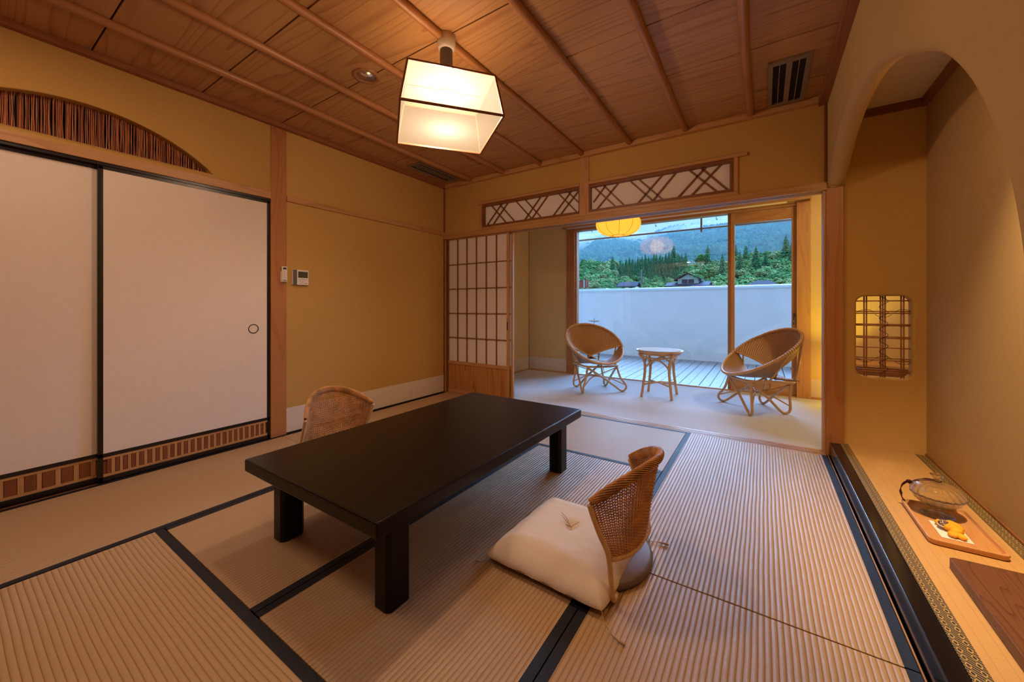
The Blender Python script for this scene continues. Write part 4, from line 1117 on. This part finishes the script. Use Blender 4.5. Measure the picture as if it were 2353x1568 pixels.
# ================================================================== OUTSIDE
dk = struct('terrace_deck', 'grey plank deck of the terrace')
pl0 = None; x = -1.60; k = 0
while x < 6.0:
    if pl0 is None:
        pl0 = BX(-.057, .057, 0, 2.83, -.03, 0).build('deck_plank', M['deck'], dk, bevel=.002); o = pl0
    else: o = pl0.copy(); C.objects.link(o)
    o.location = (x+.002*sin(k*2.3), 2.068, -.05); k += 1; x += .1232
BX(-1.7, 6.1, 2.062, 4.9, -.14, -.09).build('deck_underlay', M['dark'], dk)
tw = struct('wall_terrace', 'smooth pale terrace wall beyond the deck')
BX(-3.0, 6.2, 4.90, 5.02, -.3, 1.335).build('painted_wall', M['gardenwall'], tw)
BX(-3.02, 6.2, 4.885, 5.04, 1.335, 1.352).build('wall_flashing', M['gardenwall'], tw)
MB().cyl((-3.02, 4.955, 1.372), (6.2, 4.955, 1.372), .024, 16).build('cap_rail', M['caprail'], tw, smooth=True)
BX(-1.72, -1.6, 2.06, 4.9, -.3, 1.335).build('painted_wall', M['gardenwall'], tw)
BX(6.0, 6.12, 2.06, 4.9, -.3, 1.335).build('painted_wall', M['gardenwall'], tw)
hr = thing('hanging_rail', 'thin horizontal rail hung under the eave outside the window', 'rail', (2.4, 2.62, 2.09))
MB().tube([(-3.9, 0, .012), (0, 0, .005), (3.2, 0, -.012)], .0135, 10).build('rail', M['bamboo'], hr, smooth=True)
BX(-.013, .013, -.016, .016, -.045, .20).build('hanger', M['bamboo'], hr, bevel=.003)
for dx, h in ((-1.62, .06), (-.62, .09), (.18, .09), (-2.35, .05)):
    MB().tube(spline([(dx, 0, .19), (dx, 0, .19-h*.7), (dx+.008, 0, .19-h), (dx+.016, 0, .19-h*.75)], 4), .004, 6).build('hook', M['eave'], hr, smooth=True)
st = thing('round_stand', 'small round-topped stand with a knob on the terrace behind the left lounge chair', 'stand', (.092, 4.5, -.05))
MB().lathe([(0, .735), (.060, .728), (.108, .740), (.118, .752), (.112, .762), (.05, .765), (0, .765)], 28).build('stand_top', M['bamboo'], st, smooth=True)
MB().lathe([(0, .765), (.012, .767), (.014, .785), (.009, .798), (0, .802)], 16).build('knob', M['bamboo'], st, smooth=True)
MB().cyl((0, 0, .0), (0, 0, .73), .009, 10).build('stem', M['eavepale'], st)
MB().lathe([(0, 0), (.09, 0), (.09, .012), (0, .016)], 24).build('stand_foot', M['eavepale'], st, smooth=True)

# ---- landscape. DX(px, Y): world x on the line of sight class; plain numbers come from it
CX, CY, CZ = 3.125, -3.302, 1.0
def sight(px, py, Y):
    f, yaw = 877.33, .5825; cyw, syw = cos(yaw), sin(yaw)
    r = Vector((-syw, cyw, 0))+Vector((cyw, syw, 0))*((px-1176.5)/f)-Vector((0, 0, 1))*((py-705)/f)
    t = (Y-CY)/r.y
    return Vector((CX+r.x*t, Y, CZ+r.z*t))
def foliage(name, c1, c2, c3, sc_=1.0):
    m, g = mat0(name)
    tc = g.new('ShaderNodeTexCoord').outputs['Object']
    nz = g.new('ShaderNodeTexNoise', {'Vector': tc, 'Scale': 1.6*sc_, 'Detail': 5, 'Roughness': .65})
    oi = g.new('ShaderNodeObjectInfo')
    c = g.ramp(nz.outputs['Fac'], [(.33, c1), (.52, c2), (.70, c3)])
    c = g.mix(g.m('MULTIPLY', oi.outputs['Random'], .45), c, tuple(x*.62 for x in c2))
    d = g.new('ShaderNodeBsdfDiffuse', {'Color': c}); out(g, d.outputs[0]); return m
F_con = foliage('cedar_foliage', (.015, .080, .045), (.05, .20, .10), (.15, .38, .18), .7)
F_mid = foliage('leaf_foliage', (.03, .13, .06), (.12, .33, .13), (.34, .60, .24), .8)
F_pale = foliage('pale_foliage', (.14, .22, .10), (.33, .44, .20), (.55, .66, .34), .8)
F_hill = foliage('hill_forest', (.015, .06, .045), (.035, .12, .075), (.08, .21, .11), .05)
trunk = simple('trunk_bark', (.10, .08, .065), .9)
# ground
def ground(name, x0, x1, y0, y1, nx, ny, fz, mat, label):
    m = MB(); m.grid(lambda u, v: (x0+(x1-x0)*u, y0+(y1-y0)*v, fz(x0+(x1-x0)*u, y0+(y1-y0)*v)), nx, ny)
    t = struct(name, label); return m.build('ground', mat, t, smooth=True)
def zg(x, y):   # valley floor rising to the slope
    z = -4.0
    if y > 60: z += (y-60)*.052
    if y > 110: z += (y-110)*.020
    if y > 190: z += (y-190)*.03
    return z+1.0*noise.noise((x*.03, y*.03, 0))
grass = foliage('slope_grass', (.05, .14, .04), (.10, .24, .07), (.20, .36, .12), .05)
ground('land', -420, 220, 7, 330, 90, 70, zg, grass, 'green land beyond the terrace wall')
# mountain
RG = [(-900, 95), (-420, 110), (-262, 116), (-215, 121), (-183, 128), (-160, 127), (-141, 122), (-125, 118), (-105, 126), (-93, 130), (-78, 130), (-64, 132), (-40, 135), (-19, 137), (10, 138), (60, 140), (200, 140), (700, 120)]
def ridge(x):
    for (a, za), (b, zb_) in zip(RG, RG[1:]):
        if a <= x <= b: return za+(zb_-za)*(x-a)/(b-a)
    return 80
def mz(x, y):
    rx = x*(700-CY)/(y-CY) if False else x
    h = ridge((x-CX)*(500-CY)/(max(y, 300)-CY)+CX)
    t = min(1, max(0, (y-300)/400.0)); s = t**.85
    z = 10+(h*1.02-10)*s if y <= 700 else h*1.02-(y-700)*.25
    return z+7*noise.noise((x*.012, y*.012, 2))*min(1, t*3)+3*noise.noise((x*.04, y*.04, 5))*min(1, t*3)
m = MB(); m.grid(lambda u, v: (-620+900*u, 300+520*v, mz(-620+900*u, 300+520*v)), 150, 90)
hl = struct('mountain', 'forested mountain under mist'); m.build('slope', F_hill, hl, smooth=True)
# forest crowns on the mountain: many tiny bumps, one object
ico_v = [Vector(v).normalized() for v in ((0,0,1),(.89,0,.45),(.28,.85,.45),(-.72,.53,.45),(-.72,-.53,.45),(.28,-.85,.45),(.72,.53,-.45),(-.28,.85,-.45),(-.89,0,-.45),(-.28,-.85,-.45),(.72,-.53,-.45))]
ico_f = [(0,1,2),(0,2,3),(0,3,4),(0,4,5),(0,5,1),(1,6,2),(2,6,7),(2,7,3),(3,7,8),(3,8,4),(4,8,9),(4,9,5),(5,9,10),(5,10,1),(1,10,6)]
random.seed(21); m = MB()
for k in range(11000):
    y = 300+400*random.random()**1.15
    px = random.uniform(1312, 1835)
    x = sight(px, 600, y).x
    z = mz(x, y); s = random.uniform(1.6, 3.4)*(.7+y/900); e = random.uniform(.9, 1.7)
    m.add([Vector((x, y, z+s*.25))+Vector((v.x*s, v.y*s, v.z*s*e)) for v in ico_v], ico_f)
m.build('forest_crowns', F_hill, hl, kind='stuff', fix=False)

# ---- tree kinds (shared meshes)
def conifer_parts(seed, H_=13.0, R0=2.7):
    random.seed(seed); m = MB()
    levels = 17
    for l in range(levels):
        f = l/(levels-1); z = H_*(.12+.86*f); r = R0*(1-f)**.75+.12
        nb = max(6, int(16-9*f))
        for b in range(nb):
            a = 2*pi*(b+random.random()*.6)/nb+l; rr = r*random.uniform(.75, 1.12)
            tip = Vector((cos(a)*rr, sin(a)*rr, z-rr*.30)); root = Vector((0, 0, z+.35))
            s = Vector((-sin(a), cos(a), 0))*rr*.34
            mid = (root*.45+tip*.55)+Vector((0, 0, .28))
            m.add([root, mid+s, tip, mid-s, mid+Vector((0, 0, .30)), mid-Vector((0, 0, .25))], [(0,1,4),(1,2,4),(2,3,4),(3,0,4),(0,5,1),(1,5,2),(2,5,3),(3,5,0)])
    return m
def broad_parts(seed, R0=4.0, H_=8.5, n_=560):
    random.seed(seed); m = MB()
    lobes = [(Vector((random.uniform(-.5, .5)*R0, random.uniform(-.5, .5)*R0, H_*random.uniform(.45, .85))), R0*random.uniform(.35, .6)) for _ in range(9)]
    lobes.append((Vector((0, 0, H_*.6)), R0*.7))
    for k in range(n_):
        c, r = random.choice(lobes)
        th = random.uniform(0, 2*pi); ph = math.asin(random.uniform(-.5, 1)); d = Vector((cos(th)*cos(ph), sin(th)*cos(ph), sin(ph)))
        p = c+d*r*random.uniform(.85, 1.08); s = random.uniform(.26, .55)*R0/4
        rot = Matrix.Rotation(random.uniform(0, 6.28), 3, Vector((random.random()-.5, random.random()-.5, 1)))
        m.add([p+rot @ Vector((v.x*s, v.y*s, v.z*s*.62)) for v in ico_v], ico_f)
    return m
protos = {}
def tree(kind, seed, x, y, s, label, group, zoff=0, hs=1.0, mat=None):
    key = (kind, seed, mat)
    if key not in protos:
        if kind == 'cedar':
            t = thing('cedar_tree', None, None); conifer_parts(seed).build('foliage', F_con, t, fix=False)
            MB().tube([(0, 0, 0), (0, 0, 13)], [.28, .05], 7).build('trunk', trunk, t)
        else:
            t = thing('leafy_tree', None, None); broad_parts(seed).build('foliage', F_pale if mat == 'pale' else F_mid, t, fix=False)
            MB().tube([(0, 0, 0), (.2, 0, 4), (0, .1, 6)], [.35, .2, .1], 7).build('trunk', trunk, t)
        protos[key] = t
    else: t = copy_tree(protos[key])
    t.location = (x, y, zg(x, y)-.3+zoff); t.scale = (s, s, s*hs); t.rotation_euler = (0, 0, random.uniform(0, 6.28))
    tag(t, label, 'tree', group)
    return t
# cedar grove: top line rises to the right (pixels 1405..1580)
random.seed(31)
for row in range(8):
    for k in range(19):
        px = 1404+9.3*k+random.uniform(-2.5, 2.5)+(row % 2)*4.6
        if px > 1583: continue
        Y = 148+6.5*row+random.uniform(-2, 2)
        top = 601-20*min(1, max(0, (px-1405)/140.0))+(6 if px > 1566 else 0)+random.uniform(-4, 3)
        frac = row/7.0
        p = sight(px, top*frac+638*(1-frac), Y)
        h = 9.5+random.uniform(-1.2, 1.2); s = h/13.0
        t = tree('cedar', random.choice((1, 2, 3)), p.x, Y, s*1.02, 'tall dark cedar in the dense grove at the middle of the view', 'cedars of the dense grove')
        t.location.z = p.z-h+.3
# broadleaf masses
def mass(n_, x0, x1, f_top, f_bot, Y0, Y1, label, group, pal=0.2, s0=.8, s1=1.3, seed=41):
    random.seed(seed)
    for k in range(n_):
        px = random.uniform(x0, x1); v = random.random(); Y = Y0+(Y1-Y0)*v
        py = f_bot(px)+(f_top(px)-f_bot(px))*v
        p = sight(px, py, Y); s = random.uniform(s0, s1)
        pale = random.random() < pal
        t = tree('leafy', random.choice((1, 2, 3, 4)), p.x, Y, s, (label[1] if pale else label[0]), group+(', pale ones' if pale else ', green ones'), hs=1.0, mat='pale' if pale else None)
        t.location.z = p.z-9.4*s
mass(70, 1322, 1412, lambda x: 596-.05*(x-1330), lambda x: 652, 110, 175, ('green leafy tree on the slope left of the cedar grove', 'pale-leaved tree on the slope left of the cedar grove'), 'trees left of the grove', .35, .45, .8, 41)
mass(48, 1405, 1590, lambda x: 632, lambda x: 660, 104, 140, ('low green tree below the cedar grove', 'low pale tree below the cedar grove'), 'trees below the grove', .25, .38, .6, 42)
mass(130, 1578, 1832, lambda x: 584-.05*(x-1590), lambda x: 654, 112, 180, ('green leafy tree on the slope right of the cedar grove', 'pale bamboo-like tree on the slope right of the cedar grove'), 'trees right of the grove', .28, .5, .95, 43)
random.seed(51)
for px, py, Y, h in ((1626, 578, 165, 13), (1700, 590, 150, 9), (1714, 575, 168, 10), (1737, 582, 150, 12), (1760, 590, 160, 9), (1806, 556, 175, 14), (1660, 596, 140, 9), (1408, 600, 150, 12), (1548, 576, 175, 13), (1820, 570, 160, 12), (1690, 572, 185, 10)):
    p = sight(px, py, Y); t = tree('cedar', 2, p.x, Y, h/13.0*1.15, 'dark pointed cedar standing among the leafy trees', 'single cedars among leafy trees'); t.location.z = p.z-h+.3

# ---- houses
tile = simple('blue_grey_roof_tile', (.045, .055, .085), .8, nb=.6, ns=4, spec=.1)
hwall = simple('house_wall', (.55, .56, .58), .85); hwin = simple('house_window', (.05, .06, .08), .2); hdark = simple('house_timber', (.20, .19, .20), .8)
def gable(t, x0, x1, y0, y1, z, h, over=.6, axis='x'):
    m = MB()
    if axis == 'x':
        yc2 = (y0+y1)/2
        a = [(x0-over, y0-over, z-.25), (x1+over, y0-over, z-.25), (x1+over, yc2, z+h), (x0-over, yc2, z+h), (x0-over, y1+over, z-.25), (x1+over, y1+over, z-.25)]
        m.add(a+[(p[0], p[1], p[2]-.22) for p in a], [(0,1,2,3),(3,2,5,4),(6,9,8,7),(9,10,11,8),(0,6,7,1),(4,5,11,10),(0,3,9,6),(3,4,10,9),(1,7,8,2),(2,8,11,5)])
        m.add([(x0, y0, z-.3), (x0, y1, z-.3), (x0, yc2, z+h-.3), (x1, y0, z-.3), (x1, y1, z-.3), (x1, yc2, z+h-.3)], [(0,1,2),(3,5,4)])
    else:
        xc2 = (x0+x1)/2
        a = [(x0-over, y0-over, z-.25), (x0-over, y1+over, z-.25), (xc2, y1+over, z+h), (xc2, y0-over, z+h), (x1+over, y0-over, z-.25), (x1+over, y1+over, z-.25)]
        m.add(a+[(p[0], p[1], p[2]-.22) for p in a], [(0,1,2,3),(3,2,5,4),(6,9,8,7),(9,10,11,8),(0,6,7,1),(4,5,11,10),(0,3,9,6),(3,4,10,9),(1,7,8,2),(2,8,11,5)])
    m.build('tiled_roof', tile, t)
    if axis == 'y':
        MB().add([(x0, y0-.02, z-.3), (x1, y0-.02, z-.3), ((x0+x1)/2, y0-.02, z+h-.35)], [(0,1,2)]).build('gable_wall', hwall, t)
t = thing('village_house', 'large two-storey house with blue-grey hipped tile roof beyond the wall', 'house', (-12.6, 100, 3.0))
BX(-4.6, 4.0, 0, 8, 0, 3.4).build('house_wall', hwall, t)
gable(t, -4.6, 4.0, 0, 8, 3.5, .9, .8, 'x')
BX(-2.6, 2.2, 1.5, 7, 3.4, 5.2).build('upper_wall', hwall, t)
gable(t, -2.6, 2.2, 1.5, 7, 5.1, 1.5, .8, 'y')
wi_ = BX(-1.6, 1.2, 1.44, 1.5, 3.9, 4.9).build('window', hwin, t); BX(-.25, -.15, 1.40, 1.44, 3.9, 4.9).build('window_mullion', hwall, wi_)
BX(-7.6, -4.6, 1, 7, 0, 2.2).build('wing_wall', hwall, t); gable(t, -7.6, -4.6, 1, 7, 2.3, .8, .4, 'x')
BX(1.2, 5.6, -2.4, 0, 0, 2.6).build('shed_wall', hdark, t); gable(t, 1.2, 5.6, -2.4, .2, 2.7, .5, .3, 'x')
for k in range(4): BX(1.6+k*.95, 2.3+k*.95, -2.45, -2.4, 1.2, 2.3).build('window', hwall, t)
t = thing('village_house', 'small grey-roofed hut left of the utility pole', 'house', (-26.2, 95, 4.2))
BX(-2.1, 2.1, 0, 4, 0, 2.3).build('house_wall', hwall, t); gable(t, -2.1, 2.1, 0, 4, 2.3, 1.0, .5, 'x')
BX(-1.4, -.6, -.05, 0, .8, 1.8).build('window', hwin, t); BX(.5, 1.4, -.05, 0, .8, 1.8).build('window', hwin, t)
t = thing('village_house', 'low blue-grey hipped roof showing over the wall at right', 'house', (3.0, 80, 2.2))
BX(-2.6, 2.6, 0, 5, 0, 2.2).build('house_wall', hwall, t)
MB().add([(-3.4, -.8, 2.2), (3.4, -.8, 2.2), (3.4, 5.8, 2.2), (-3.4, 5.8, 2.2), (-1.0, 2.5, 3.75), (1.0, 2.5, 3.75)], [(0,1,5,4),(1,2,5),(2,3,4,5),(3,0,4),(0,3,2,1)]).build('tiled_roof', tile, t)
t = thing('red_sign', 'weathered red and white sign board over a pale shed at the left of the view', 'sign', (-30.0, 76, 3.2))
redp = simple('red_paint', (.42, .06, .06), .6, var=.5, ns=9)
BX(-1.1, 1.0, 0, .15, 2.0, 3.7).build('sign_board', redp, t); BX(-.15, .15, -.05, 0, 2.0, 3.7).build('sign_stripe', hwall, t); BX(.55, .62, -.05, 0, 2.2, 3.5).build('sign_stripe', hwall, t)
BX(-3.4, 4.6, 1, 4, 0, 1.85).build('shed', hwall, t)
t = thing('utility_pole', 'grey utility pole left of the cedar grove centre', 'pole', (-16.05, 70, 0.5))
MB().cyl((0, 0, 0), (0, 0, 7.5), .13, 8).build('shaft', hdark, t); BX(-.7, .7, -.05, .05, 6.6, 6.72).build('cross_arm', hdark, t); BX(-.5, .5, -.05, .05, 5.9, 6.0).build('cross_arm', hdark, t)
MB().cyl((.28, 0, 5.0), (.28, 0, 5.7), .18, 10).build('transformer', hdark, t)

# ---- mist: thin haze over the far slope and a few low cloud wisps
def haze(name, dens, col, verts, label):
    m, g = mat0(name+'_air')
    vs = g.new('ShaderNodeVolumeScatter', {'Color': (*col, 1), 'Density': dens, 'Anisotropy': 0.0})
    g.new('ShaderNodeOutputMaterial', {'Volume': vs.outputs[0]})
    t = verts.build(name, m, None, fix=True); tag(t, label, 'mist', None, 'stuff'); return t
haze('valley_haze', .0010, (.40, .74, 1.0), BX(-700, 300, 215, 830, -30, 165), 'bluish haze in front of the forested mountain')
def wisp(seed, pts, r, sq):
    m = MB()
    for (px, py, Y, rr) in pts:
        c = sight(px, py, Y)
        def f(u, v, c=c, rr=rr):
            a = 2*pi*u; b = pi*(v-.5); d = Vector((cos(a)*cos(b), sin(a)*cos(b), sin(b)))
            k = 1+.35*noise.noise(d*2+c*.01)
            return (c.x+d.x*rr*1.9*k, c.y+d.y*rr*k, c.z+d.z*rr*sq*k)
        m.grid(f, 16, 10)
    return m

WS = [(7, [(1345, 558, 640, 34), (1385, 566, 600, 22), (1330, 575, 560, 20)], .45, 'left'), (8, [(1440, 556, 640, 24), (1452, 566, 600, 12)], .8, 'centre left'), (9, [(1520, 552, 650, 22), (1600, 540, 640, 40), (1660, 534, 640, 44)], .38, 'middle'),
      (10, [(1720, 528, 640, 50), (1790, 520, 650, 44), (1830, 526, 640, 40)], .40, 'right')]
for k, (sd_, pts, sq, nm) in enumerate(WS):
    haze('mist_wisp', .020, (.80, .90, 1.0), wisp(sd_, pts, 1, sq), 'pale wisp of mist on the mountain ridge, '+nm+' of the window view')
